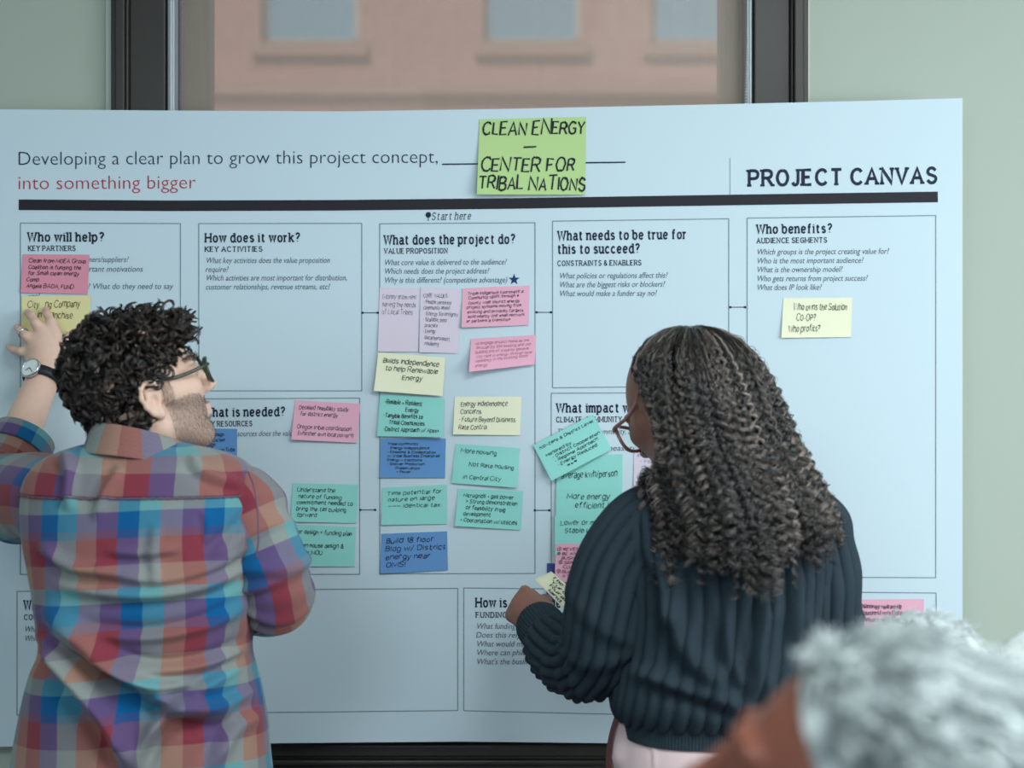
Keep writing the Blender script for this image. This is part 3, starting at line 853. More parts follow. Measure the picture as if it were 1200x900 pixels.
note('teal', [(448, 571.5), (524, 568), (524, 614), (447, 615)], ['Time potential for', 'nature on large', '___ identical tax.', '', ''], 'teal sticky note beginning Time potential for, between the two left blue notes', w=.8, lift=.004)
note('teal', [(537, 572.5), (613, 575.5), (610, 621), (533, 616)], ['Microgrids = gas power', '  > Strong demonstration', '  of feasibility in big', '  development', '* Coordination w/ utilities'], 'teal sticky note lowest of the right column, beginning Microgrids', w=.8, lift=.007)
note('blue', [(447, 625.5), (524, 622.5), (525, 668), (446, 672)], ['Build 18 floor', 'Bldg w/ District', 'energy near', 'OMSI'], 'blue sticky note lowest of the left column, reading OMSI', w=1.0, lift=.004, margin=.05)
note('indigo', [(641, 660), (705, 661), (704, 706), (640, 703)], ['', '', '      funding board', '      benefits', '      internal'], 'dark blue sticky note mostly covered by the pink numbered note', w=.8, lift=.004)
note('teal', [(652, 535), (729.5, 532), (729, 578), (652, 580)], ['', 'average kwh/person', ''], 'teal sticky note peeking from below the slanted teal note', w=.85, lift=.003)
note('teal', [(651.5, 573), (728, 572), (727.5, 612), (651.5, 612)], ['More energy', '   efficient living', ''], 'teal sticky note beginning More energy, middle of the stack beside the woman', w=.9, lift=.003, base=.0022, indent=[.1, .12, 0])
note('teal', [(650, 604.5), (727, 602.5), (726, 648), (650, 649)], ['Lower or more', '  Stable utility bills', '', ''], 'teal sticky note beginning Lower or more, lowest teal one beside the woman', w=.85, lift=.003, base=.0044)
note('pink', [(651, 636.5), (727, 637), (725, 684), (650, 681)], ['① REVENUE POSITIVE AIR', '② BE AN INVITATION TO', '   BUSINESS DISTRICT +', '③ SERVE AS A TRIBAL', '   COMMUNITY & BLD', '④ BUILDING WEALTH', '   AT THE CENTER OF'], 'pink sticky note with numbered capitals in maroon, half hidden by the sweater', pen=M_penr, w=.95, lift=.004, base=.0066, side=1, margin=.03)
note('lilac', [(743, 524), (790, 525), (788, 600), (742, 598)], ['Impact', ' - How to', '  discuss', ' - contrast', '  build +', '  interest', '  power', 'Hypothesis', '  & ask'], 'pale lilac sticky note behind the hair of the woman, in front of her face', pen=M_pen2, w=.7, lift=.003)
note('teal', rot(670.5, 524, 79, 46, -27.5), ['No-Zero & District Level', '', '  Honored by', '     - District Cooperation', '     - Regional Approach', '     - Energy Reduced', '           ###'], 'slanted teal sticky note overlapping the heading about climate impact', w=1.0, lift=.018, base=.004, margin=.04)
note('yellow', [(918, 349.5), (998.5, 349), (997, 395), (915, 396)], ['   Who owns the Solution', '      CO-OP?', ' Who profits?'], 'pale yellow sticky note alone in the Who benefits box, reading CO-OP', w=.8, lift=.005)
note('pink', [(1000, 702.5), (1082.5, 702), (1082, 750), (1000, 750)], ['Philanthropy would provide', '   Volunteers Events Coordination', ' Grants proposals + school need about', '', ''], 'pink sticky note at the lower right, above the grey-haired head', w=.75, lift=.003)

# ------------------------------------------------------------------ people
def skin_mat(name, col, sub=0.12):
    m = node_mat(name, col, 0.5, 0.35)
    b = m.node_tree.nodes['Principled BSDF']
    b.inputs['Subsurface Weight'].default_value = sub
    b.inputs['Subsurface Radius'].default_value = (0.9, 0.35, 0.2)
    b.inputs['Subsurface Scale'].default_value = 0.008
    add_noise_bump(m, 120, 0.12, 0.0006, vary=0.06)
    return m


def hair_mat(name, lo, hi, rough=0.35, spec=0.5):
    m = node_mat(name, lo, rough, spec)
    nt = m.node_tree; b = nt.nodes['Principled BSDF']
    a = nt.nodes.new('ShaderNodeAttribute'); a.attribute_name = 'tint'
    r = nt.nodes.new('ShaderNodeMix'); r.data_type = 'RGBA'
    r.inputs['A'].default_value = (*lo, 1); r.inputs['B'].default_value = (*hi, 1)
    nt.links.new(a.outputs['Fac'], r.inputs['Factor'])
    nt.links.new(r.outputs['Result'], b.inputs['Base Color'])
    return m


def basis(fwd, pitch, roll=0.0):
    """columns right, forward, up of a head that looks along fwd, lifted by pitch (rad)"""
    f = np.array([fwd[0], fwd[1], 0.0]); f /= np.linalg.norm(f)
    r = np.array([f[1], -f[0], 0.0]); u = np.array([0, 0, 1.0])
    f2 = f * math.cos(pitch) + u * math.sin(pitch); u2 = u * math.cos(pitch) - f * math.sin(pitch)
    r2 = r * math.cos(roll) + u2 * math.sin(roll); u3 = u2 * math.cos(roll) - r * math.sin(roll)
    return np.stack([r2, f2, u3], 1)


class Head:
    """local axes: x right, y forward, z up, origin between the ears; metres"""
    def __init__(s, o, R, k=1.0): s.o, s.R, s.k = np.asarray(o, float), R, k
    def __call__(s, p): return s.o + s.R @ (np.asarray(p, float) * s.k)
    def many(s, P): return s.o + (np.asarray(P, float) * s.k) @ s.R.T
    def local(s, P): return (np.asarray(P, float) - s.o) @ s.R / s.k

    def prims(s, slim=1.0):
        H, k, R = s, s.k, s.R
        E = lambda c, r, kk=.012, sub=False, R2=None: ell(H(c), np.array(r) * k, R if R2 is None else R @ R2, kk * k, sub)
        C = lambda a, b, ra, rb, kk=.012, sub=False: rc(H(a), H(b), ra * k, rb * k, kk * k, sub)
        w = slim
        P = [E((0, -.014, .050), (.075, .097, .084)), E((0, .030, .010), (.064 * w, .066, .085), .03),
             E((0, .040, -.040), (.056 * w, .052, .062), .03)]
        for q in (-1, 1):
            P.append(C((q * .052 * w, .004, -.050), (q * .018 * w, .070, -.092), .020, .016, .03))
            P.append(C((q * .046 * w, .074, -.004), (q * .058 * w, .040, .0), .016, .016, .025))   # cheek bone
            P.append(E((q * .033, .104, .020), (.017, .012, .012), .02, True))                  # eye socket
            P.append(E((q * .032, .085, .019), (.0125, .0125, .0125), .003))                    # eyeball
            P.append(C((q * .018, .099, .040), (q * .046, .086, .037), .007, .005, .012))        # brow
            P.append(C((q * .019, .094, .0255), (q * .045, .083, .022), .0035, .003, .004))      # lid
            P.append(E((q * .0125, .105, -.018), (.008, .010, .007), .007))                      # nostril wing
        P += [C((0, .093, .034), (0, .117, -.010), .0075, .010, .012), E((0, .117, -.013), (.010, .010, .009), .008),
              C((-.020, .085, -.048), (0, .098, -.045), .005, .006, .008), C((.020, .085, -.048), (0, .098, -.045), .005, .006, .008),
              C((-.018, .085, -.056), (0, .096, -.058), .005, .0075, .008), C((.018, .085, -.056), (0, .096, -.058), .005, .0075, .008),
              C((-.008, .076, -.088), (.008, .076, -.088), .015, .015, .02)]
        for q in (-1, 1):   # ears
            rim = [(.072, .012, -.004), (.077, .013, .012), (.083, .008, .026), (.088, -.006, .031), (.092, -.018, .024), (.092, -.022, .008), (.088, -.017, -.010), (.082, -.009, -.023), (.076, .003, -.030), (.071, .010, -.022)]
            P.append(E((q * .078, -.004, .002), (.008, .016, .028), .008))
            for a, b in zip(rim[:-1], rim[1:]):
                P.append(C((q * a[0], a[1], a[2]), (q * b[0], b[1], b[2]), .0042, .0042, .004))
            P.append(C((q * .084, -.010, .014), (q * .086, -.012, -.006), .0035, .0035, .004))
            P.append(E((q * .088, .001, -.003), (.010, .007, .011), .004, True))
            P.append(E((q * .090, -.006, .019), (.006, .007, .006), .004, True))
            P.append(E((q * .078, .004, -.026), (.006, .008, .009), .006))
        return P


def hand_prims(wrist, knuckle_c, across, palm_n, fingers, thumb, r=.0092, k=.004):
    """across: unit vector index->little side; fingers: four chains of points; thumb: chain"""
    wrist = np.asarray(wrist, float); kc = np.asarray(knuckle_c, float)
    P = []
    for i, f in enumerate(fingers):
        s = (i - 1.5) / 1.5
        P.append(rc(wrist + across * s * .018, f[0], .0155, .0110, .016))
        rr = r * (1.0, 1.04, .98, .84)[i]
        for j, (a, b) in enumerate(zip(f[:-1], f[1:])):
            P.append(rc(a, b, rr * (1.12 - .13 * j), rr * (.99 - .13 * j), k if j else .008))
    P.append(rc(wrist, kc, .019, .017, .02))
    for j, (a, b) in enumerate(zip(thumb[:-1], thumb[1:])):
        P.append(rc(a, b, (.017, .0115, .0100, .009)[j], (.0125, .0105, .0085, .008)[j], .014 if j == 0 else .005))
    return P


def loft_rows(rows, n_out, m, pw=2.5):
    """rows: (py, xl, xr, yc, hd). returns rings V[n,m,3] starting at the middle of the front, plus uv in metres"""
    R = np.array(rows, float)
    Q = catmull(R, n_out)
    th = np.linspace(-math.pi, math.pi, m)        # last column repeats the first (seam in front)
    k = (D + Q[:, 3]) / F
    cx = ((Q[:, 1] + Q[:, 2]) / 2 - 600) * k; a = (Q[:, 2] - Q[:, 1]) / 2 * k
    z = CZ - (Q[:, 0] - 450) * k
    s, c = np.sin(th), np.cos(th)
    X = cx[:, None] + a[:, None] * np.sign(s) * np.abs(s) ** (2 / pw)
    Y = Q[:, 3][:, None] - Q[:, 4][:, None] * np.sign(c) * np.abs(c) ** (2 / pw)
    Z = np.repeat(z[:, None], m, 1)
    return np.stack([X, Y, Z], -1)


def resample_ring(V):
    """spread the points of each ring evenly by length"""
    out = np.empty_like(V)
    m = V.shape[1]
    for i, r in enumerate(V):
        L = np.r_[0, np.cumsum(np.linalg.norm(np.diff(r, axis=0), axis=1))]
        t = np.linspace(0, L[-1], m)
        for c in range(3): out[i, :, c] = np.interp(t, L, r[:, c])
    return out


def grid_normals(V):
    du = np.gradient(V, axis=1); dv = np.gradient(V, axis=0)
    du[:, 0] = du[:, -1] = V[:, 1] - V[:, -2]
    N = np.cross(du, dv)
    N /= np.linalg.norm(N, axis=2)[..., None] + 1e-9
    c = V.mean(axis=1, keepdims=True)
    if ((V - c) * N).sum() < 0: N = -N
    return N


def cloth(name, V, parent, mat, uv=None, thick=0.003, caps=(False, False)):
    n, m, _ = V.shape
    f = grid_faces(n, m, False)
    vv = V.reshape(-1, 3)
    N = grid_normals(V)
    q = f[(n // 2) * (m - 1)]
    nr = np.cross(vv[q[2]] - vv[q[0]], vv[q[3]] - vv[q[1]])
    if nr @ N.reshape(-1, 3)[q[0]] < 0: f = f[:, ::-1]
    o = mesh_np(name, vv, f, parent, mat, uv=None if uv is None else uv.reshape(-1, 2))
    md = o.modifiers.new('thickness', 'SOLIDIFY'); md.thickness = thick; md.offset = -1
    return o


def sleeve_rings(path, rad, n, m):
    P = catmull(path, n); r = catmull(np.array(rad)[:, None] if np.ndim(rad) == 1 else rad, n)
    T, N, B = frames(P, (0, 1.0, 0))     # the seam starts on the side away from the lens
    a = np.linspace(0, 2 * math.pi, m)
    r = r[:, 0]
    return P[:, None] + r[:, None, None] * (np.cos(a)[None, :, None] * N[:, None] + np.sin(a)[None, :, None] * B[:, None]), P


def seglen(V):
    return np.r_[0, np.cumsum(np.linalg.norm(np.diff(V.mean(1), axis=0), axis=1))]


def px_of(V):
    k = F / (D + V[..., 1])
    return 600 + V[..., 0] * k, 450 - (V[..., 2] - CZ) * k


def fold(V, pts, amp, width, skew=0.6):
    """height of a crease that runs along picture polyline pts over the surface V (seen side only)"""
    X, Y = px_of(V)
    P = catmull(np.array(pts, float), 40)
    h = np.zeros(X.shape)
    best = np.full(X.shape, 1e9); sd = np.zeros(X.shape); tt = np.zeros(X.shape)
    for i, (a, b) in enumerate(zip(P[:-1], P[1:])):
        ab = b - a; L2 = ab @ ab
        t = np.clip(((X - a[0]) * ab[0] + (Y - a[1]) * ab[1]) / L2, 0, 1)
        dx, dy = X - a[0] - t * ab[0], Y - a[1] - t * ab[1]
        d = np.hypot(dx, dy)
        m = d < best
        best[m] = d[m]; sd[m] = np.sign(ab[0] * dy - ab[1] * dx)[m] * d[m]; tt[m] = (i + t[m]) / 39
    e = np.clip(np.minimum(tt, 1 - tt) * 5, 0, 1)
    s = sd / width
    return amp * e * (np.exp(-(s + .5) ** 2 * 1.6) - skew * np.exp(-(s - .6) ** 2 * 2.2))


def scatter_clumps(P, N, local, n, keep):
    idx = RNG.permutation(len(P))
    idx = idx[keep(local[idx])]
    return idx[:n]


# ---- the man in the plaid shirt ----
man = empty('person', (-0.60, -0.43, 0.0), 'person with dark curly hair, glasses and plaid shirt reaching up to the canvas', 'person')
M_skin = skin_mat('fair_skin', srgb(222, 184, 166))
Rm = basis((.89, .45), math.radians(19))
hm = Head(px(181, 468, -.50) - Rm[:, 0] * .080, Rm, .955)
nk0, nk1 = hm((0, -.030, -.035)), px(163, 548, -.44)
sh_l, el_l, wr_l = px(56, 590, -.40), px(-5, 580, -.20), px(53, 438, -.055)
sh_r, el_r, wr_r = px(282, 578, -.44), px(326, 696, -.44), px(235, 706, -.19)
prims = hm.prims()
prims += [rc(nk0, nk1, .054, .056, .03), rc(px(85, 600, -.43), px(250, 600, -.43), .06, .06, .05), rc(px(165, 640, -.43), px(170, 760, -.43), .12, .12, .06),
          rc(px(120, 860, -.42), px(225, 860, -.42), .105, .105, .08)]
prims += [rc(sh_l, el_l, .046, .033, .04), rc(el_l, el_l * .6 + wr_l * .4, .034, .038, .015), rc(el_l * .6 + wr_l * .4, wr_l, .038, .029, .02),
          rc(sh_r, el_r, .046, .036, .04), rc(el_r, wr_r, .036, .027, .03)]
for q in (-1, 1):
    hip = np.array([-.60 + q * .09, -.42, .92]); kn = np.array([-.60 + q * .10, -.40, .50]); an = np.array([-.60 + q * .10, -.43, .09])
    prims += [rc(hip, kn, .085, .056, .05), rc(kn, an, .055, .04, .03)]
# left hand spread on the yellow note: knuckles, then finger chains bending to the paper
zt = -.004
def fin(*p): return [px(a, b, c) for a, b, c in p]
fingers = [fin((65, 392, -.048), (60, 378, -.052), (56, 369, -.040), (53.5, 363, -.016)),
           fin((52, 391, -.054), (42, 379, -.060), (37, 371, -.046), (32, 366, -.016)),
           fin((41, 399, -.052), (31, 394, -.060), (24, 388, -.050), (20, 383, -.016)),
           fin((35, 410, -.046), (25, 412, -.052), (16, 410, -.040), (9.5, 406, -.016))]
across = px(35, 410, -.05) - px(65, 392, -.05); across /= np.linalg.norm(across)
prims += hand_prims(wr_l, px(49, 402, -.048), across, None, fingers, fin((58, 432, -.045), (72, 412, -.036), (79, 401, -.026), (82, 393, -.014)))
hr = px(235, 706, -.19)
dirf = np.array([-.55, .80, .05]); dirf /= np.linalg.norm(dirf); ac = np.array([.1, .05, -1.0]); ac /= np.linalg.norm(ac)
inn = np.cross(dirf, ac)
rf = []
for i in range(4):
    b = hr + dirf * .085 + ac * (i - 1.5) * .019
    L = (.072, .08, .074, .058)[i]
    rf.append([b, b + dirf * L * .42 + inn * .008, b + dirf * L * .62 + inn * .032, b + dirf * L * .55 + inn * .055])
prims += hand_prims(hr, hr + dirf * .08, ac, None, rf, [hr + dirf * .03 - ac * .02, hr + dirf * .06 - ac * .042 + inn * .012, hr + dirf * .09 - ac * .045 + inn * .025, hr + dirf * .11 - ac * .04 + inn * .035])
VB, QB = sdf_mesh(prims, 0.003)
VB = relax(VB, QB, 1, .5)
NB = vnormals(VB, QB)
LB = hm.local(VB)
# shaved skin of the jaw carries a bluish stubble tone
xb, yb, zb_ = LB.T
stub = np.clip((np.interp(np.abs(xb), [0, .02, .03, .05, .07], [-.026, -.026, -.030, -.022, -.012]) - zb_) / .012, 0, 1) * np.clip((yb - .010) / .02, 0, 1) * np.clip((zb_ + .125) / .02, 0, 1) * np.clip((.12 - np.linalg.norm(LB - [0, .03, -.04], axis=1)) / .02, 0, 1)
stub = stub * np.where((np.abs(xb) < .022) & (zb_ > -.061) & (zb_ < -.043) & (yb > .08), .2, 1)
mesh_np('body', VB, QB, man, M_skin, attr=stub)
nt = M_skin.node_tree; bs_ = nt.nodes['Principled BSDF']
src = bs_.inputs['Base Color'].links[0].from_socket
at = nt.nodes.new('ShaderNodeAttribute'); at.attribute_name = 'tint'
ml = nt.nodes.new('ShaderNodeMath'); ml.operation = 'MULTIPLY'; ml.inputs[1].default_value = .42
nt.links.new(at.outputs['Fac'], ml.inputs[0])
sm_ = nt.nodes.new('ShaderNodeMix'); sm_.data_type = 'RGBA'; sm_.inputs['B'].default_value = (*srgb(120, 106, 100), 1)
nt.links.new(ml.outputs[0], sm_.inputs['Factor']); nt.links.new(src, sm_.inputs['A']); nt.links.new(sm_.outputs['Result'], bs_.inputs['Base Color'])

# plaid flannel
def plaid(name):
    m = node_mat(name, (.3, .3, .35), 0.85, 0.15)
    nt = m.node_tree; b = nt.nodes['Principled BSDF']
    uvn = nt.nodes.new('ShaderNodeUVMap'); uvn.uv_map = 'UVMap'
    sx = nt.nodes.new('ShaderNodeSeparateXYZ'); nt.links.new(uvn.outputs['UV'], sx.inputs[0])
    BLU, TEA, TAN, RED = srgb(40, 104, 160), srgb(128, 176, 180), srgb(176, 142, 130), srgb(148, 82, 92)
    PUR = srgb(96, 94, 132)
    def ramp(out, period, cols):
        d = nt.nodes.new('ShaderNodeMath'); d.operation = 'MULTIPLY'; d.inputs[1].default_value = 1 / period
        nt.links.new(out, d.inputs[0])
        f = nt.nodes.new('ShaderNodeMath'); f.operation = 'FRACT'; nt.links.new(d.outputs[0], f.inputs[0])
        r = nt.nodes.new('ShaderNodeValToRGB'); r.color_ramp.interpolation = 'CONSTANT'
        e = r.color_ramp.elements
        while len(e) < len(cols): e.new(0.5)
        for i, (p, c) in enumerate(cols): e[i].position = p; e[i].color = (*c, 1)
        nt.links.new(f.outputs[0], r.inputs['Fac'])
        return r
    rx = ramp(sx.outputs['X'], .130, [(0, BLU), (.25, TEA), (.5, TAN), (.75, RED)])
    ry = ramp(sx.outputs['Y'], .140, [(0, TEA), (.17, BLU), (.37, PUR), (.46, RED), (.75, TAN)])
    mx = nt.nodes.new('ShaderNodeMix'); mx.data_type = 'RGBA'; mx.inputs['Factor'].default_value = .52
    nt.links.new(rx.outputs['Color'], mx.inputs['A']); nt.links.new(ry.outputs['Color'], mx.inputs['B'])
    # brushed twill: fine diagonal threads
    w = nt.nodes.new('ShaderNodeTexNoise'); w.inputs['Scale'].default_value = 900; w.inputs['Detail'].default_value = 2
    nt.links.new(uvn.outputs['UV'], w.inputs['Vector'])
    hs = nt.nodes.new('ShaderNodeHueSaturation'); hs.inputs['Saturation'].default_value = 1.18
    mr = nt.nodes.new('ShaderNodeMapRange'); mr.inputs['To Min'].default_value = .44; mr.inputs['To Max'].default_value = 1.0
    nt.links.new(w.outputs['Fac'], mr.inputs['Value']); nt.links.new(mr.outputs[0], hs.inputs['Value'])
    nt.links.new(mx.outputs['Result'], hs.inputs['Color']); nt.links.new(hs.outputs['Color'], b.inputs['Base Color'])
    bp = nt.nodes.new('ShaderNodeBump'); bp.inputs['Strength'].default_value = .35; bp.inputs['Distance'].default_value = .0006
    nt.links.new(w.outputs['Fac'], bp.inputs['Height']); nt.links.new(bp.outputs['Normal'], b.inputs['Normal'])
    b.inputs['Sheen Weight'].default_value = .15
    return m


M_plaid = plaid('plaid_flannel')
M_seam = add_noise_bump(node_mat('seam_thread', srgb(118, 88, 112), .85, .1), 300, .3, .0008)
shirt = bpy.data.objects.new('shirt', None); COL.objects.link(shirt); shirt.parent = man
shirt.matrix_parent_inverse = Matrix.Translation(-PLOC[man.name])
rows = [(519, 112, 216, -.44, .058), (525, 88, 236, -.44, .072), (534, 64, 268, -.44, .090), (546, 48, 289, -.44, .108), (565, 36, 301, -.44, .120), (595, 32, 305, -.44, .132),
        (635, 34, 304, -.44, .140), (690, 44, 302, -.44, .142), (730, 48, 297, -.44, .140), (762, 47, 292, -.44, .138), (800, 38, 302, -.44, .142), (845, 30, 312, -.44, .146), (890, 22, 318, -.44, .148), (960, 12, 326, -.44, .150), (1050, 6, 330, -.44, .15)]
V = resample_ring(loft_rows(rows, 230, 241))
N = grid_normals(V)
Wd = np.arange(V.shape[1]); mid = V.shape[1] // 2
ring = np.r_[0, np.cumsum(np.linalg.norm(np.diff(V[100], axis=0), axis=1))]
back = np.clip((np.cos(np.linspace(-math.pi, math.pi, V.shape[1]))[None] + .35), 0, 1)
h = .0025 * wav(V, 24, 3) + .0012 * wav(V, 60, 4)
for pts, amp, wd in [
    ([(44, 716), (90, 752), (150, 800), (215, 836), (285, 842)], .024, 15), ([(46, 740), (74, 790), (120, 850), (150, 910)], .030, 17), ([(46, 728), (110, 778), (180, 806), (250, 806)], .014, 9),
    ([(60, 690), (150, 702), (230, 694), (300, 664)], .012, 11), ([(100, 668), (180, 684), (250, 668), (304, 632)], .010, 9), ([(120, 650), (170, 652), (215, 646)], .007, 7),
    ([(292, 770), (240, 800), (190, 836), (160, 880)], .010, 10), ([(300, 745), (250, 770), (180, 780), (110, 760)], .010, 9), ([(295, 700), (240, 728), (170, 742), (90, 735)], .009, 9),
    ([(140, 545), (120, 575), (105, 610)], .008, 9), ([(70, 530), (78, 560), (74, 600)], .012, 10), ([(215, 540), (240, 560), (290, 575)], .008, 9), ([(300, 600), (270, 630), (240, 650)], .009, 10),
    ([(160, 905), (190, 850), (240, 830)], .012, 12), ([(310, 830), (270, 850), (240, 900)], .012, 12), ([(40, 640), (80, 668), (140, 678)], .012, 10), ([(300, 800), (270, 818), (225, 826)], .008, 8),
    ([(180, 610), (175, 650), (182, 690)], .004, 9), ([(236, 596), (240, 620), (238, 640)], .004, 7)]:
    h = h + 1.25 * fold(V, pts, amp, wd) * back
V0 = V                                      # the pattern follows the cloth before it creases
V = V + N * h[..., None]
V[:, -1] = V[:, 0]
cl = np.r_[0, np.cumsum(np.linalg.norm(np.diff(V0[:, mid], axis=0), axis=1))]
arc = np.array([np.r_[0, np.cumsum(np.linalg.norm(np.diff(r, axis=0), axis=1))] for r in V0])
u = arc - arc[:, mid:mid + 1]
ysplit = int(np.argmin(np.abs(px_of(V)[1][:, mid] - 583)))
dv = cl[:, None] - cl[ysplit]
UV = np.stack([u + .005, dv - 0.12 * u ** 2 + .006 * np.sin(u * 9) + .002], -1)
cloth('back_and_front', V[ysplit - 1:], shirt, M_plaid, UV[ysplit - 1:])
UV2 = np.stack([u * .85 - .033, .068 - dv + 0 * u], -1)
cloth('yoke', (V + N * .0022)[:ysplit + 1], shirt, M_plaid, UV2[:ysplit + 1], thick=.002)
# gathered seam under the yoke
sel = [j for j in range(V.shape[1]) if True]
sp = (V + N * .0030)[ysplit + 1]
tube('yoke_seam', sp[:-1] + np.array([0, 0, 1]) * .0008 * np.sin(np.arange(len(sp) - 1) * 2.2)[:, None], .0013, M_seam, shirt, 6, closed=True)


def man_sleeve(name, path, rad, seed, uoff, voff, folds, cuff=True):
    V, P = sleeve_rings(path, rad, 130, 97)
    N = grid_normals(V)
    L = seglen(V)
    a = np.linspace(0, 2 * math.pi, 97)
    t = np.linspace(0, 1, 130)
    h = .0022 * wav(V, 30, seed) + .0012 * wav(V, 70, seed + 1)
    # creases that wrap round the arm, gathered towards the elbow and the rolled end
    for (tc, amp, tilt, ph, wd) in folds:
        q = (t[:, None] - tc - tilt * np.cos(a[None] - ph)) / wd
        h = h + amp * (np.exp(-q ** 2) - .7 * np.exp(-(q - 1.1) ** 2)) * (.55 + .45 * np.cos(a[None] - ph - .8)) * np.clip((.9 - t[:, None]) * 8, 0, 1)
    V = V + N * h[..., None]; V[:, -1] = V[:, 0]
    r0 = np.linalg.norm(V[65] - V[65].mean(0), axis=1).mean()
    UV = np.stack([np.repeat((a * r0)[None], 130, 0) + uoff, np.repeat(L[:, None], 97, 1) + voff], -1)
    s = cloth(name, V, shirt, M_plaid, UV)
    if cuff:
        k = 112
        c = V[k:].mean(1, keepdims=True)
        Vc = c + (V[k:] - c) * 1.10
        Vc = np.concatenate([Vc, (V[-1:] - c[-1:]) * 1.02 + c[-1:] ])
        UVc = np.concatenate([UV[k:], UV[-1:]]) * (1, -1) + (.05, .03)
        cloth('rolled_cuff', Vc, s, M_plaid, UVc)
    return s, V


man_sleeve('sleeve', [px(84, 590, -.42), px(54, 584, -.405), px(22, 582, -.30), px(-3, 578, -.222), px(3, 558, -.190), px(15, 536, -.166), px(28, 512, -.136)], [.056, .074, .072, .068, .064, .058, .053], 11, .03, .02,
           [(.30, .008, .03, 1, .035), (.42, .010, .04, 2, .03), (.52, .012, .05, 3, .03), (.62, .012, .05, 2.4, .028), (.70, .011, .04, 2, .022), (.77, .010, .03, 1.6, .02), (.83, .008, .02, 1.2, .018), (.15, .008, .05, .5, .04)])
rs, VR = man_sleeve('sleeve', [px(262, 580, -.44), px(280, 590, -.445), px(300, 630, -.45), px(315, 668, -.45), px(321, 694, -.435), px(316, 702, -.395), px(303, 704, -.350)], [.050, .066, .064, .063, .061, .059, .056], 21, .06, .05,
           [(.18, .007, .06, 1, .05), (.36, .008, -.05, 2.5, .035), (.46, .010, .05, 1.5, .03), (.56, .010, -.04, 3, .028), (.64, .010, .04, 2.2, .022), (.72, .010, .03, 2, .02), (.80, .008, .02, 1.5, .018)])
# armhole seam of the right sleeve
sm = catmull([px(291, 553, -.505), px(298, 572, -.532), px(302, 600, -.548), px(303, 630, -.552), px(300, 655, -.545)], 30)
tube('armhole_seam', sm, .0014, M_seam, rs, 6)

tube('side_seam', catmull([px(48, 722, -.46), px(45, 765, -.455), px(37, 815, -.455), px(27, 860, -.455), px(17, 905, -.455)], 40), .0022, add_noise_bump(node_mat('pale_seam', srgb(186, 158, 170), .85, .1), 700, .6, .001, vary=.4), shirt, 6)
# collar: a folded band round the neck
def collar_ring(pts, yb, yf):
    return pts
a = np.linspace(0, 2 * math.pi, 97)
cc = px(164, 515, -.44)
prof = [(.000, .058, .066), (.016, .062, .072), (.024, .067, .078), (.022, .072, .084), (.008, .080, .090), (-.010, .087, .097), (-.022, .093, .102), (-.024, .090, .099)]
Vc = []
pp = catmull(np.array(prof), 30)
a = np.linspace(-math.pi, math.pi, 97)
for (dz, ax, ay) in pp:
    x = ax * np.sin(a); y = -ay * np.cos(a)
    zz = dz - .012 * np.sin(a) - .030 * (1 - np.cos(a)) / 2
    Vc.append(np.stack([cc[0] + x, cc[1] + y, cc[2] + zz], -1))
Vc = np.array(Vc)
Nc = grid_normals(Vc)
Vc = Vc + Nc * (.0012 * wav(Vc, 50, 8))[..., None]; Vc[:, -1] = Vc[:, 0]
arcw = np.r_[0, np.cumsum(np.linalg.norm(np.diff(Vc[15], axis=0), axis=1))]
cum = np.r_[0, np.cumsum(np.linalg.norm(np.diff(Vc[:, 0], axis=0), axis=1))]
UVc = np.stack([np.repeat((arcw - arcw[48])[None], 30, 0) + .105, np.repeat(cum[:, None], 97, 1) * .3 + .113], -1)
cloth('collar', Vc, shirt, M_plaid, UVc, thick=.003)

# jeans, shoes (below the picture)
M_denim = add_noise_bump(node_mat('dark_denim', srgb(44, 54, 78), .85, .15), 500, .3, .0006, vary=.2)
M_shoe = node_mat('black_leather', srgb(36, 33, 32), .45, .4)
def trousers(cx, cy, mat, parent, w=.16, hip=.99, name='trousers'):
    pr = [rc((cx - .07, cy, hip - .06), (cx + .07, cy, hip - .06), .115, .115, .05), rc((cx - .08, cy, hip - .01), (cx + .08, cy, hip - .01), .105, .105, .05)]
    for q in (-1, 1):
        pr += [rc((cx + q * .09, cy, hip - .1), (cx + q * .105, cy + .02, .5), .102, .076, .05), rc((cx + q * .105, cy + .02, .5), (cx + q * .105, cy - .01, .13), .075, .068, .03)]
    v, q_ = sdf_mesh(pr, .008)
    v = v + vnormals(v, q_) * (.004 * wav(v, 22, 5))[:, None]
    return mesh_np(name, v, q_, parent, mat)
def shoes(cx, cy, mat, parent, yaw=0.0):
    for q in (-1, 1):
        x = cx + q * .105
        v, q_ = sdf_mesh([rc((x, cy - .05, .048), (x + q * .02, cy + .14, .036), .046, .036, .03), rc((x, cy - .03, .07), (x, cy - .02, .13), .048, .05, .03), ell((x + q * .02, cy + .13, .035), (.046, .07, .034), k=.02), rc((x, cy - .06, .012), (x + q * .02, cy + .16, .012), .012, .012, .06)], .006)
        v[:, 2] = np.maximum(v[:, 2], 0.001)
        mesh_np('shoe', v, q_, parent, mat)
trousers(-.60, -.42, M_denim, man)
shoes(-.60, -.43, M_shoe, man)

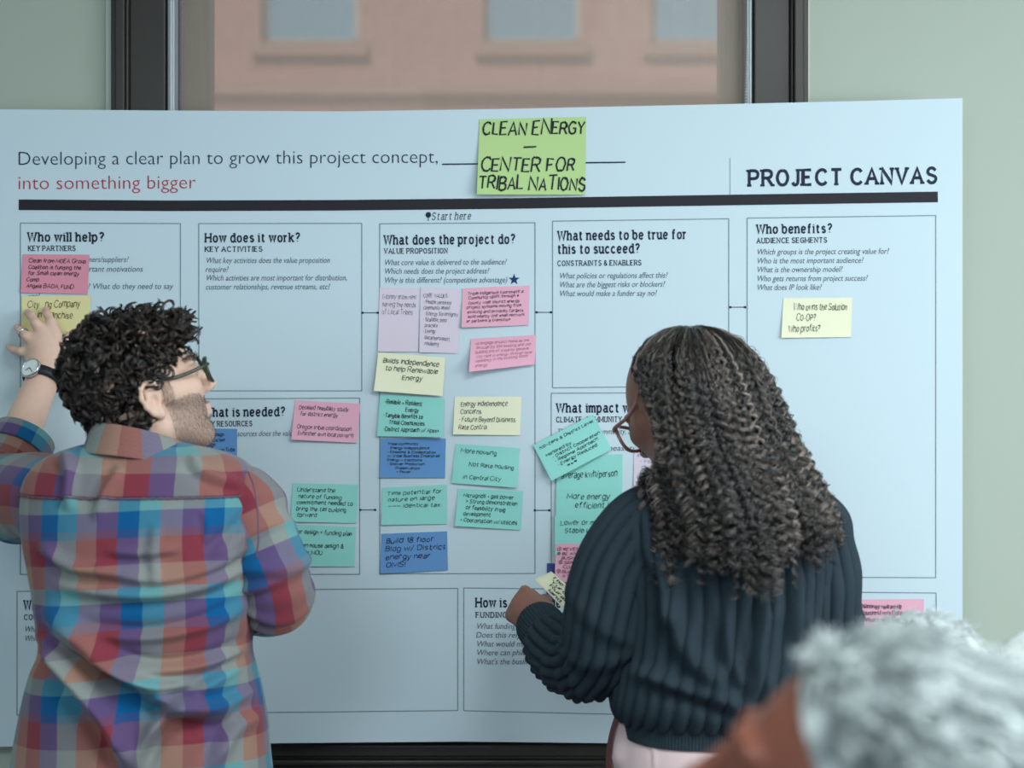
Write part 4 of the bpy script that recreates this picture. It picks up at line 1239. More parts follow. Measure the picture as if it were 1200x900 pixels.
# curly hair
M_mhair = hair_mat('black_brown_hair', srgb(20, 16, 16), srgb(96, 78, 72), .28, .7)
M_cap = node_mat('dark_hair_mass', srgb(20, 17, 17), .7, .2)
def mhair_keep(l):
    x, y, z = l.T
    line = np.interp(y, [-.12, -.06, -.012, .008, .03, .055, .085, .12], [-.060, -.055, -.03, .030, .040, .058, .082, .10])
    return (z > line) & (z > -.052) & (np.abs(x) < .088) & ~((np.abs(x) > .077) & (y > -.03) & (z < .032))
cap = [ell(hm((0, -.016, .052)), np.array((.074, .092, .081)), Rm), ell(hm((0, -.058, .004)), np.array((.050, .036, .042)), Rm, .03),
       ell(hm((0, .150, -.01)), np.array((.12, .097, .102)), Rm, .012, True), ell(hm((.09, .020, -.022)), np.array((.05, .042, .058)), Rm, .008, True), ell(hm((-.09, .020, -.022)), np.array((.05, .042, .058)), Rm, .008, True)]
vc, qc = sdf_mesh(cap, .004)
nc = vnormals(vc, qc)
vc = vc + nc * (.004 * wav(vc, 160, 31))[:, None]
hairm = mesh_np('hair', vc, qc, man, M_cap)
idx = scatter_clumps(VB, NB, LB, 880, mhair_keep)
M_ = 26
t = np.linspace(0, 1, M_)
S, R_, TT = [], [], []
for i in idx:
    p, n = VB[i], NB[i]
    l = LB[i]
    rad = RNG.uniform(.0062, .0108)
    turns = RNG.uniform(1.0, 1.9)
    lift = RNG.uniform(.012, .026) * (np.interp(l[1], [-.09, -.02, .03, .07], [.5, .9, 1.0, 1.3])) * (1.25 if l[2] > .08 else .75)
    side = np.cross(n, RNG.normal(size=3)); side /= np.linalg.norm(side)
    down = np.array([0, 0, -1.0]); down = down - n * (down @ n)
    drift = side * RNG.uniform(-.010, .014) + down * RNG.uniform(.0, .022) + Rm[:, 1] * np.interp(l[1], [-.02, .05], [0, .020])
    e1 = n; e2 = np.cross(side, n)
    # curl axis lies along the scalp so that rings show from outside
    ax = side if RNG.random() < .6 else n
    e1 = np.cross(ax, n) if ax is not n else e2
    if np.linalg.norm(e1) < .2: e1 = e2
    e1 /= np.linalg.norm(e1); e2b = np.cross(ax, e1)
    ph = RNG.uniform(0, 6.28); sg = RNG.choice([-1, 1]); tone = np.clip(RNG.normal(.2, .22), 0, 1)
    for _ in range(12):
        o = RNG.normal(0, .0010, 3)
        ph2 = ph + RNG.normal(0, .10); r2 = rad * RNG.uniform(.88, 1.10); tn = turns * RNG.uniform(.96, 1.04)
        ang = ph2 + sg * tn * 6.283 * t
        g = np.clip(t * 3, 0, 1)
        path = p + o + n[None] * (lift * np.sqrt(t))[:, None] + drift[None] * t[:, None] + (r2 * g)[:, None] * (np.cos(ang)[:, None] * e1 + np.sin(ang)[:, None] * e2b)
        S.append(path); TT.append(np.clip(tone + RNG.normal(0, .08), 0, 1))
        R_.append(.00068 * (1 - .45 * t))
strands('curls', np.array(S), np.array(R_), hairm, M_mhair, np.array(TT))
# stubble
def beard_keep(l):
    x, y, z = l.T
    return (z < np.interp(np.abs(x), [0, .02, .03, .05, .07], [-.026, -.026, -.030, -.022, -.010])) & (z > -.118) & (y > .018) & (np.abs(x) < .075) & ~((np.abs(x) < .022) & (z > -.063) & (z < -.042) & (y > .08)) 
side_keep = lambda l: (np.abs(l[:, 0]) > .05) & (l[:, 1] > .016) & (l[:, 1] < .036) & (l[:, 2] > -.02) & (l[:, 2] < .035)
S, R_, TT = [], [], []
for kf, num, ln in ((beard_keep, 9000, .0040), (side_keep, 900, .006)):
    for i in scatter_clumps(VB, NB, LB, num, kf):
        d = NB[i] * .6 + np.array([0, 0, -.7]) + RNG.normal(0, .25, 3); d /= np.linalg.norm(d)
        L = ln * RNG.uniform(.6, 1.3)
        tt = np.linspace(0, 1, 4)
        S.append(VB[i] + d * (L * tt)[:, None]); R_.append(.00028 * (1 - .6 * tt)); TT.append(RNG.uniform(.2, 1))
strands('beard', np.array(S), np.array(R_), man, hair_mat('grey_brown_beard', srgb(58, 46, 42), srgb(140, 122, 112), .5, .3), np.array(TT))
# eyebrows
for q in (-1, 1):
    S, R_, TT = [], [], []
    for i in scatter_clumps(VB, NB, LB, 210, lambda l: (q * l[:, 0] > .014) & (q * l[:, 0] < .05) & (l[:, 2] > .037) & (l[:, 2] < .047) & (l[:, 1] > .07)):
        d = NB[i] * .5 + Rm[:, 0] * q + RNG.normal(0, .2, 3); d /= np.linalg.norm(d)
        tt = np.linspace(0, 1, 4); S.append(VB[i] + d * (.009 * tt)[:, None]); R_.append(.0005 * (1 - .6 * tt)); TT.append(.1)
    strands('eyebrow', np.array(S), np.array(R_), man, M_mhair, np.array(TT))


def glasses(H, parent, M_f, M_l, z=.014, w=.027, hgt=.021, yl=.112, r=.0024, drop=0.0):
    g = bpy.data.objects.new('glasses', None); COL.objects.link(g); g.parent = parent
    g.matrix_parent_inverse = Matrix.Translation(-PLOC[parent.name])
    a = np.linspace(0, 2 * math.pi, 49)[:-1]
    for q in (-1, 1):
        c = np.array([q * .034, yl, z])
        X = c[0] + w * np.sign(np.cos(a)) * np.abs(np.cos(a)) ** .75; Z = c[2] + hgt * np.sign(np.sin(a)) * np.abs(np.sin(a)) ** .75
        X = X + q * .003 * (Z - c[2]) / hgt
        Y = yl - .010 * ((np.abs(X) - .03) / .03).clip(0) ** 1.5
        ring = H.many(np.stack([X, Y, Z], 1))
        rm = tube('rim', ring, r, M_f, g, 8, closed=True, flat=1.0)
        cen = H.many([[c[0], yl + .0005, c[2]]])
        VV = np.concatenate([ring, cen]); n = len(ring)
        mesh_np('lens', VV, np.array([(i, (i + 1) % n, n) for i in range(n)]), rm, M_l)
        tp = H.many(catmull([(q * (.034 + w), yl - .006, z + hgt * .55), (q * .071, yl - .02, z + hgt * .5), (q * .075, .05, z + .008), (q * .080, .005, z + .016), (q * .082, -.02, z + .010), (q * .082, -.034, z - .008)], 30))
        tube('temple', tp, r * 1.05, M_f, g, 8)
    tube('bridge', H.many(catmull([(-.009, yl, z + .006), (0, yl + .003, z + .010), (.009, yl, z + .006)], 10)), r, M_f, g, 8)
    return g


M_lens = bpy.data.materials.new('lens'); M_lens.use_nodes = True
nt = M_lens.node_tree; nt.nodes.remove(nt.nodes['Principled BSDF'])
tr = nt.nodes.new('ShaderNodeBsdfTransparent'); gl = nt.nodes.new('ShaderNodeBsdfGlossy'); gl.inputs['Roughness'].default_value = 0.03
tr.inputs['Color'].default_value = (.94, .97, .96, 1)
mx = nt.nodes.new('ShaderNodeMixShader'); mx.inputs['Fac'].default_value = 0.06
nt.links.new(tr.outputs[0], mx.inputs[1]); nt.links.new(gl.outputs[0], mx.inputs[2])
nt.links.new(mx.outputs[0], nt.nodes['Material Output'].inputs['Surface'])
M_fr = add_noise_bump(node_mat('dark_green_frame', srgb(52, 62, 48), .25, .5), 60, 0, .001, vary=.35)
glasses(hm, man, M_fr, M_lens, yl=.116, r=.0030)

# wrist watch and ring on the raised hand
M_steel = node_mat('steel', srgb(196, 200, 204), .22, .5, .9)
M_dial = node_mat('white_dial', srgb(232, 236, 236), .35, .4)
M_strap = add_noise_bump(node_mat('black_strap', srgb(30, 32, 40), .45, .4), 200, .2, .0005)
wc = px(46, 434, -.078); wc2 = px(51, 446, -.052)
watch = bpy.data.objects.new('watch', None); COL.objects.link(watch); watch.parent = man; watch.matrix_parent_inverse = Matrix.Translation(-PLOC[man.name])
axis = wr_l - (el_l + wr_l) / 2; axis /= np.linalg.norm(axis)
wcen = wr_l - axis * .012
nrm = np.array([-.35, -.80, .38]); nrm -= axis * (nrm @ axis) * .75; nrm /= np.linalg.norm(nrm)
e1 = np.cross(nrm, axis); e1 /= np.linalg.norm(e1); e2 = np.cross(nrm, e1)
a = np.linspace(0, 2 * math.pi, 49)[:-1]
nn = nrm - axis * (nrm @ axis); nn /= np.linalg.norm(nn); bb = np.cross(axis, nn)
loop = []
for s_ in (-.0095, .0095):
    for rr in (.0335, .0360):
        loop.append(wcen + axis * s_ * 1.0 + rr * (np.cos(a)[:, None] * nn + np.sin(a)[:, None] * bb))
A0, A1, B0, B1 = loop
Vw = np.concatenate([A0, A1, B1, B0]); n = 48
i = np.arange(n); j = (i + 1) % n
mesh_np('strap', Vw, np.concatenate([np.stack([k0 * n + i, k0 * n + j, k1 * n + j, k1 * n + i], 1) for k0, k1 in ((0, 1), (1, 2), (2, 3), (3, 0))]), watch, M_strap)
ctr = wcen + nrm * .0375
def disc(rads, heights):
    return np.concatenate([ctr + nrm * h_ + r_ * (np.cos(a)[:, None] * e1 + np.sin(a)[:, None] * e2) for r_, h_ in zip(rads, heights)])
Vd = disc([.018, .020, .0205, .0195, .0178, .0172], [-.004, -.003, .002, .0045, .0045, .0030])
cs = mesh_np('case', Vd, grid_faces(6, 48), watch, M_steel)
mesh_np('dial', np.concatenate([disc([.0174], [.0032]), (ctr + nrm * .0032)[None]]), np.stack([i, j, np.full(48, 48)], 1), cs, M_dial)
for ang, L in ((.6, .010), (2.3, .013)):
    d = math.cos(ang) * e1 + math.sin(ang) * e2
    tube('hand', [ctr + nrm * .0038, ctr + nrm * .0038 + d * L], .0006, M_strap, cs, 6)
tube('crown', [ctr + e1 * .020, ctr + e1 * .0235], .003, M_steel, cs, 10)
f0, f1 = fingers[2][1], fingers[2][2]
rcn = f0 * .45 + f1 * .55; ad = f1 - f0; ad /= np.linalg.norm(ad)
x1 = np.cross(ad, [0, 0, 1.0]); x1 /= np.linalg.norm(x1); y1 = np.cross(ad, x1)
ring = rcn + .0092 * (np.cos(a)[:, None] * x1 + np.sin(a)[:, None] * y1)
tube('finger_ring', ring, .0018, M_steel, man, 8, closed=True)

# ---- the woman in the ribbed sweater ----
woman = empty('person', (.28, -.45, 0.0), 'person with long curly hair, glasses, dark ribbed sweater and pale pink trousers holding a note', 'person')
M_skin2 = skin_mat('brown_skin', srgb(150, 104, 90))
Rw = basis((-.60, .80), math.radians(-33), 0.0)
hw = Head(px(801, 480, -.45), Rw, .97)
sh_lw, el_lw, wr_lw = px(752, 632, -.47), px(704, 772, -.45), px(634, 728, -.235)
sh_rw, el_rw, wr_rw = px(945, 632, -.47), px(960, 775, -.44), px(880, 770, -.22)
prims = hw.prims(.93)
prims += [rc(hw((0, -.030, -.04)), px(842, 592, -.46), .046, .050, .03), rc(px(790, 630, -.46), px(905, 630, -.46), .06, .06, .05), rc(px(842, 660, -.46), px(830, 780, -.45), .105, .10, .06),
          rc(px(790, 880, -.44), px(865, 880, -.44), .10, .10, .06)]
prims += [rc(sh_lw, el_lw, .042, .036, .03), rc(el_lw, wr_lw, .036, .024, .02), rc(sh_rw, el_rw, .042, .036, .03), rc(el_rw, wr_rw, .036, .024, .02)]
for q in (-1, 1):
    hip = np.array([.29 + q * .09, -.44, .90]); kn = np.array([.29 + q * .10, -.42, .49]); an = np.array([.29 + q * .10, -.45, .09])
    prims += [rc(hip, kn, .08, .052, .05), rc(kn, an, .05, .037, .03)]
# left hand: back of the hand to the left, the note pinched between fingers and thumb
d0 = wr_lw
dh = np.array([-.34, .88, .20]); dh /= np.linalg.norm(dh)
acw = np.array([-.62, .36, -.70]); acw -= dh * (acw @ dh); acw /= np.linalg.norm(acw)     # towards the little finger
pn = np.cross(dh, acw)                                                                     # palm side or back
if pn[0] < 0: pn = -pn                                                                     # palm faces right
hb = px(621, 720, -.225)
fw = []
for i in range(4):
    b = hb + dh * .048 + acw * (i - 1.5) * .0165 - pn * .004
    L = (.068, .075, .070, .055)[i]
    fw.append([b, b + dh * L * .40 + pn * .010, b + dh * L * .55 + pn * .034, b + dh * L * .42 + pn * .054])
prims += hand_prims(d0, hb + dh * .03, acw, None, fw, [hb + dh * .0 - acw * .016 + pn * .012, hb + dh * .028 - acw * .030 + pn * .028, hb + dh * .045 - acw * .024 + pn * .045, hb + dh * .050 - acw * .012 + pn * .056], r=.0078)
prims += hand_prims(wr_rw, wr_rw + dirf * .07, ac, None, [[wr_rw + dirf * .08 + ac * (i - 1.5) * .017, wr_rw + dirf * .11 + ac * (i - 1.5) * .017, wr_rw + dirf * .12 + ac * (i - 1.5) * .017 + inn * .03, wr_rw + dirf * .11 + ac * (i - 1.5) * .017 + inn * .045] for i in range(4)],
                    [wr_rw + dirf * .03 - ac * .02, wr_rw + dirf * .06 - ac * .038, wr_rw + dirf * .08 - ac * .04, wr_rw + dirf * .1 - ac * .038], r=.0078)
VW, QW = sdf_mesh(prims, 0.003)
VW = relax(VW, QW, 1, .5); NW = vnormals(VW, QW)
mesh_np('body', VW, QW, woman, M_skin2)
LW = hw.local(VW)

# sweater
M_knit = add_noise_bump(node_mat('dark_slate_knit', srgb(46, 58, 67), .85, .15), 420, .5, .0012, vary=.25)
sweater = bpy.data.objects.new('sweater', None); COL.objects.link(sweater); sweater.parent = woman
sweater.matrix_parent_inverse = Matrix.Translation(-PLOC[woman.name])
rows = [(563, 800, 896, -.46, .062), (572, 782, 916, -.46, .074), (584, 760, 936, -.465, .088), (600, 736, 958, -.47, .102), (622, 728, 968, -.47, .114), (655, 730, 968, -.47, .122), (700, 736, 962, -.468, .126),
        (750, 736, 954, -.465, .128), (795, 726, 948, -.46, .132), (818, 722, 944, -.455, .134), (832, 724, 938, -.45, .128), (838, 730, 930, -.45, .120)]
V = resample_ring(loft_rows(rows, 240, 601))
N = grid_normals(V)
mid = 300
arc = np.array([np.r_[0, np.cumsum(np.linalg.norm(np.diff(r, axis=0), axis=1))] for r in V])
u = arc - arc[:, mid:mid + 1]
Ltot = arc[120, -1]
th = np.linspace(-math.pi, math.pi, 601)
phase = u / .0245 * math.pi
cl = np.r_[0, np.cumsum(np.linalg.norm(np.diff(V[:, mid], axis=0), axis=1))]
bend = .16 * wav(V * np.array([1, 1, .6]), 12, 51)
rib = np.abs(np.sin(phase + bend)) ** .6
back = np.clip(np.cos(th)[None] + .35, 0, 1)
h = .0098 * rib + .004 * wav(V, 16, 52)
for pts, amp, wd in [([(770, 700), (800, 770), (850, 820)], .014, 18), ([(735, 790), (800, 812), (880, 838)], .014, 13), ([(905, 690), (880, 760), (890, 830)], .012, 16), ([(930, 650), (925, 720), (940, 790)], .012, 15), ([(760, 640), (775, 690), (782, 740)], .012, 14), ([(840, 700), (850, 770), (880, 825)], .008, 12)]:
    h = h + fold(V, pts, amp, wd, .5) * back
V2 = V + N * h[..., None]; V2[:, -1] = V2[:, 0]
cloth('torso', V2, sweater, M_knit, thick=.004)
# hem band with fine ribs
rows = [(834, 729, 931, -.45, .121), (846, 731, 929, -.45, .119), (858, 730, 930, -.45, .121)]
V = resample_ring(loft_rows(rows, 20, 901)); N = grid_normals(V)
arc = np.array([np.r_[0, np.cumsum(np.linalg.norm(np.diff(r, axis=0), axis=1))] for r in V])
V = V + N * (.0022 * np.abs(np.sin(arc / arc[:, -1:] * 160 * math.pi)) ** .7)[..., None]; V[:, -1] = V[:, 0]
# the band dips at the back
cloth('hem_band', V, sweater, M_knit, thick=.004)


def knit_sleeve(path, rad, seed, folds, ncuff=14):
    n, m = 170, 401
    V, P = sleeve_rings(path, rad, n, m)
    N = grid_normals(V); a = np.linspace(0, 2 * math.pi, m); t = np.linspace(0, 1, n)
    r0 = np.mean(rad[:3]); k = int(2 * math.pi * r0 / .023)
    tw = .25 * np.sin(t * 5)[:, None]
    rib = np.abs(np.sin(a[None] * k / 2 + tw + .12 * wav(V, 14, seed))) ** .6
    h = .0092 * rib * np.clip((.97 - t[:, None]) * 20, 0, 1) + .003 * wav(V, 18, seed + 1)
    for (tc, amp, tilt, ph, wd) in folds:
        q = (t[:, None] - tc - tilt * np.cos(a[None] - ph)) / wd
        h = h + .6 * amp * (np.exp(-q ** 2) - .7 * np.exp(-(q - 1.2) ** 2)) * (.6 + .4 * np.cos(a[None] - ph - .8))
    V = V + N * h[..., None]; V[:, -1] = V[:, 0]
    s = cloth('sleeve', V, sweater, M_knit, thick=.004)
    T, NN, BB = frames(P)
    end = P[-1]; d = T[-1]
    rr = rad[-1]
    prof = [(-.012, 1.04), (.006, 1.10), (.026, 1.10), (.040, 1.05), (.044, .98)]
    pc = catmull(np.array(prof), 18)
    mm = 481; a = np.linspace(0, 2 * math.pi, mm)
    fr = 1 + .05 * np.abs(np.sin(a * 22)) ** .7
    Vc = np.array([end + d * z + rr * f * (np.cos(a)[:, None] * NN[-1] + np.sin(a)[:, None] * BB[-1]) * fr[:, None] for z, f in pc])
    cloth('cuff', Vc, s, M_knit, thick=.003)
    return s


knit_sleeve([px(782, 618, -.47), px(755, 626, -.472), px(726, 668, -.475), px(712, 722, -.475), px(702, 764, -.455), px(680, 776, -.395), px(655, 760, -.330), px(640, 742, -.275)],
            [.062, .068, .069, .066, .058, .055, .049, .038], 61, [(.10, .008, .05, 1, .04), (.42, .009, .05, 2, .03), (.52, .012, -.04, 1.5, .025), (.60, .012, .05, 2.4, .022), (.68, .012, .04, 2, .02), (.77, .010, .03, 2, .018), (.86, .010, .03, 1.6, .018), (.93, .008, .02, 1, .015)])
knit_sleeve([px(915, 618, -.47), px(940, 626, -.472), px(952, 668, -.475), px(955, 722, -.475), px(956, 764, -.45), px(940, 778, -.39), px(915, 778, -.320), px(892, 773, -.255)],
            [.062, .066, .064, .062, .056, .053, .046, .038], 71, [(.12, .008, .05, 1, .04), (.3, .008, .05, 3, .05), (.48, .012, -.04, 1.5, .025), (.58, .012, .05, 2.4, .022), (.68, .012, .04, 2, .02), (.8, .010, .03, 2, .018)])

# pale pink trousers with pleated front
M_pink = add_noise_bump(node_mat('pale_pink_twill', srgb(224, 198, 200), .8, .15), 260, .25, .0006, vary=.05)
rows = [(838, 742, 918, -.445, .110), (850, 731, 929, -.445, .117), (870, 722, 938, -.445, .132), (910, 716, 948, -.445, .146), (960, 712, 956, -.445, .155), (1040, 716, 958, -.445, .15), (1080, 730, 945, -.445, .12)]
V = loft_rows(rows, 70, 201, 2.3); N = grid_normals(V)
h = .003 * wav(V, 18, 81) + fold(V, [(733, 838), (724, 865), (718, 905)], .012, 8) + fold(V, [(764, 856), (766, 905)], .003, 3)
V = V + N * h[..., None]; V[:, -1] = V[:, 0]
tro = cloth('trousers', V, woman, M_pink, thick=.003)
for q in (-1, 1):
    P = [(.285 + q * .085, -.445, .88), (.285 + q * .105, -.43, .5), (.285 + q * .105, -.45, .10)]
    Vl, _ = sleeve_rings(P, [.115, .105, .12], 60, 65)
    Vl = Vl + grid_normals(Vl) * (.004 * wav(Vl, 16, 85 + q))[..., None]; Vl[:, -1] = Vl[:, 0]
    cloth('trouser_leg', Vl, tro, M_pink, thick=.003)
# pleat standing off at the left front, its shade painted in as rose brown
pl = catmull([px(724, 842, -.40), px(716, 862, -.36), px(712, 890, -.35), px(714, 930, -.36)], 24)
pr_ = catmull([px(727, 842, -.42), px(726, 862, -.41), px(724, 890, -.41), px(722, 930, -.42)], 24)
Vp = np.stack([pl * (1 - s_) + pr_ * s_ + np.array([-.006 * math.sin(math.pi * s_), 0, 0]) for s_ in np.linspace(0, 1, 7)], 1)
mesh_np('shaded_pleat', Vp.reshape(-1, 3), grid_faces(24, 7, False), tro, node_mat('rose_brown_pleat_shade', srgb(128, 84, 84), .8, .15)).modifiers.new('thickness', 'SOLIDIFY').thickness = .003
shoes(.285, -.45, M_shoe, woman)

M_fr2 = add_noise_bump(node_mat('rose_brown_frame', srgb(168, 112, 106), .25, .5), 60, 0, .001, vary=.2)
glasses(hw, woman, M_fr2, M_lens, yl=.114, z=.012, w=.028, hgt=.024, r=.0030)

# long ringlets: clumps that leave the crown, run down the shell of the hair and hang
M_whair = hair_mat('dark_curly_hair', srgb(20, 18, 20), srgb(176, 158, 148), .24, .9)
M_cap2 = node_mat('dark_hair_inside', srgb(22, 19, 20), .8, .15)
# shell of the hair: rows of picture outline at the depth of the head (left, right, centre depth, half depth)
shell = [(382, 802, 818, -.46, .010), (386, 782, 842, -.46, .034), (398, 762, 866, -.46, .064), (418, 747, 885, -.462, .092), (445, 741, 900, -.465, .110), (480, 741, 914, -.468, .122), (520, 744, 930, -.472, .130),
         (560, 756, 952, -.49, .134), (600, 763, 972, -.515, .132), (640, 764, 984, -.53, .122), (690, 764, 990, -.54, .112)]
SR = np.array(shell, float)
def shell_pt(py, th, s):
    """point of the hair shell at picture row py, angle th (0 = towards the room, + = right), depth scale s"""
    xl, xr, yc, hd = (np.interp(py, SR[:, 0], SR[:, i]) for i in (1, 2, 3, 4))
    k = (D + yc) / F
    cx = ((xl + xr) / 2 - 600) * k; a = (xr - xl) / 2 * k
    return np.stack([cx + a * s * np.sin(th), yc - hd * s * np.cos(th), CZ - (py - 450) * k + 0 * th], -1)
# the hanging mass behind the curls
rows = 46; cols = 49
pyv = np.linspace(384, 625, rows); thv = np.linspace(-1.62, 1.75, cols)
clr = lambda y: np.interp(y, [425, 452, 488, 528, 548, 565], [-1.6, -1.05, -.84, -.80, -1.0, -1.6])
gth = np.maximum(np.repeat(thv[None], rows, 0), clr(pyv)[:, None] + .12)
gv = shell_pt(pyv[:, None].repeat(cols, 1), gth, np.interp(pyv, [384, 420, 625], [.55, .76, .82])[:, None])
lim = np.interp(thv, [-1.62, -1.2, -.8, -.4, 0, .4, .8, 1.3, 1.75], [0, 22, 8, 6, 18, -2, -10, -25, -30])
gv[..., 2] += np.interp(pyv, [384, 560, 625], [0, 0, 1])[:, None] * (-lim[None] * .0013)
gv += grid_normals(gv)[:, :, :] * (.005 * wav(gv, 140, 91))[..., None]
inner = [ell(hw((0, -.020, .040)), np.array((.074, .094, .078)), Rw), ell(hw((0, .150, -.02)), np.array((.13, .098, .115)), Rw, .012, True)]
hairw = mesh_np('hair', gv.reshape(-1, 3), grid_faces(rows, cols, False), woman, M_cap2)
vc, qc = sdf_mesh(inner, .004)
mesh_np('scalp_hair', vc, qc, hairw, M_cap2)
S, R_, TT = [], [], []
NCL, PER, M_ = 640, 9, 76
t = np.linspace(0, 1, M_)
endline = lambda th: np.interp(th, [-1.9, -1.45, -1.2, -1.0, -.8, -.5, -.2, .05, .3, .6, .9, 1.2, 1.6, 1.9], [640, 664, 668, 655, 640, 650, 676, 668, 640, 630, 632, 628, 612, 590])
for c in range(NCL):
    th0 = RNG.uniform(-1.75, 2.0)
    # the face opening on the left: those roots start back from the temple
    s0 = RNG.uniform(.80, 1.04)
    py0 = 383 + 40 * RNG.random() ** 2 if RNG.random() < .6 else RNG.uniform(400, 520)
    if th0 < -1.05:
        py0 = min(py0, 440) if RNG.random() < .7 else RNG.uniform(525, 560)
    e = endline(th0) + 16 * math.sin(th0 * 9.5 + 1.0) + RNG.normal(0, 8) - (60 * RNG.random() ** 1.5 if RNG.random() < .6 else 0)
    if RNG.random() < .22: e = RNG.uniform(540, 640)
    e = max(e, py0 + 60)
    py = py0 + (e - py0) * t
    th_w = th0 * (1 + .06 * np.sin(t * 5 + RNG.uniform(0, 6))) + RNG.normal(0, .10) * t
    # left side hair sweeps back to clear the cheek between brow and jaw
    clear = clr(py)
    th_w = np.where(th_w < clear, clear + .02 * np.sin(py * .2 + c), th_w)
    base = shell_pt(py, th_w, s0 + .03 * np.sin(t * 7 + c))
    T, N_, B_ = frames(base)
    wob = RNG.uniform(5, 15); swell = 1 + .4 * np.sin(t * RNG.uniform(8, 22) + RNG.uniform(0, 6))
    pitch = RNG.uniform(10, 18)      # picture rows per turn
    ph = RNG.uniform(0, 6.28); sg = RNG.choice([-1, 1])
    ra = RNG.uniform(.0036, .0074)
    amp = ra * np.interp(py, [383, 430, 520, 620], [.25, .55, 1.0, 1.25]) * np.clip(t * 6, 0, 1) * swell
    light = np.clip(RNG.normal(.05, .10) + RNG.uniform(.25, .8) * (RNG.random() < .30), 0, 1)
    for q in range(PER):
        p2 = ph + RNG.normal(0, .14); a2 = amp * RNG.uniform(.85, 1.15)
        off = RNG.normal(0, .0011, 3)
        ang = p2 + sg * (py - py0) / pitch * 6.283 + .8 * np.sin(t * wob + p2 * .5) + .35 * np.sin(t * 23 + p2 * 3)
        lastcut = RNG.uniform(.88, 1.0)
        path = base + off * (1 + t[:, None]) + a2[:, None] * (np.cos(ang)[:, None] * N_ + np.sin(ang)[:, None] * B_)
        S.append(path); R_.append(np.full(M_, .00050) * np.interp(t, [0, .1, .85, 1], [.8, 1, 1, .4]))
        TT.append(np.clip(light * np.interp(py, [383, 560], [.75, 1.15]) [0] + RNG.normal(0, .05), 0, 1))
# flyaway hairs at the outline
for c in range(150):
    th0 = RNG.uniform(-1.7, 1.9); py0 = RNG.uniform(384, 560); e = py0 + RNG.uniform(25, 70)
    py = py0 + (e - py0) * t
    base = shell_pt(py, np.full(M_, th0), 1.0 + .10 * np.sin(math.pi * t) * RNG.random())
    if th0 < -.75 and py0 < 560 and e > 430: continue
    T, N_, B_ = frames(base); ph = RNG.uniform(0, 6.28)
    ang = ph + (py - py0) / 13 * 6.283
    S.append(base + .004 * (np.cos(ang)[:, None] * N_ + np.sin(ang)[:, None] * B_)); R_.append(np.full(M_, .00032)); TT.append(.3)
strands('curls', np.array(S), np.array(R_), hairw, M_whair, np.array(TT))

# the yellow note in her hand
c4 = [px(626, 679, -.205), px(646, 669.5, -.190), px(700, 722, -.235), px(684, 742, -.250)]
n, m = 9, 15
s_, t_ = np.meshgrid(np.linspace(0, 1, m), np.linspace(0, 1, n))
C4 = np.array(c4)
def hs_surf(s, t, d=0.0):
    s = np.asarray(s, float)[..., None]; t = np.asarray(t, float)[..., None]
    P = (C4[0] * (1 - s) + C4[3] * 0 * s + (C4[3]) * s) * (1 - t) + (C4[1] * (1 - s) + C4[2] * s) * t
    nn_ = np.cross(C4[3] - C4[0], C4[1] - C4[0]); nn_ /= np.linalg.norm(nn_)
    if nn_[1] > 0: nn_ = -nn_
    return P + nn_ * (.006 * np.sin(s * 3.1) + d)
held = mesh_np('sticky_note', hs_surf(s_.ravel(), t_.ravel()), grid_faces(n, m, False), None, NMAT['yellow'])
held.modifiers.new('thickness', 'SOLIDIFY').thickness = .0005
tag(held, 'cream sticky note held in the left hand of the woman in the sweater', 'sticky note', 'sticky notes on the canvas')
r = np.random.default_rng(4); parts = []
for i, l in enumerate(['The Tribes', 'Yurok use', 'Rural HUD', 'land trust']):
    polys, _, L = set_text(l, hand=r)
    un = .62 / L; cp = .15 / 7
    parts.append(stroke_mesh([p * (un, cp) for p in polys], .016, lambda P: hs_surf(.10 + .05 * i + P[:, 0], .92 - .22 * i - .18 + P[:, 1], .0012)))
Vt, Ft = join(parts)
mesh_np('handwriting', Vt, Ft, held, M_pen, smooth=False)

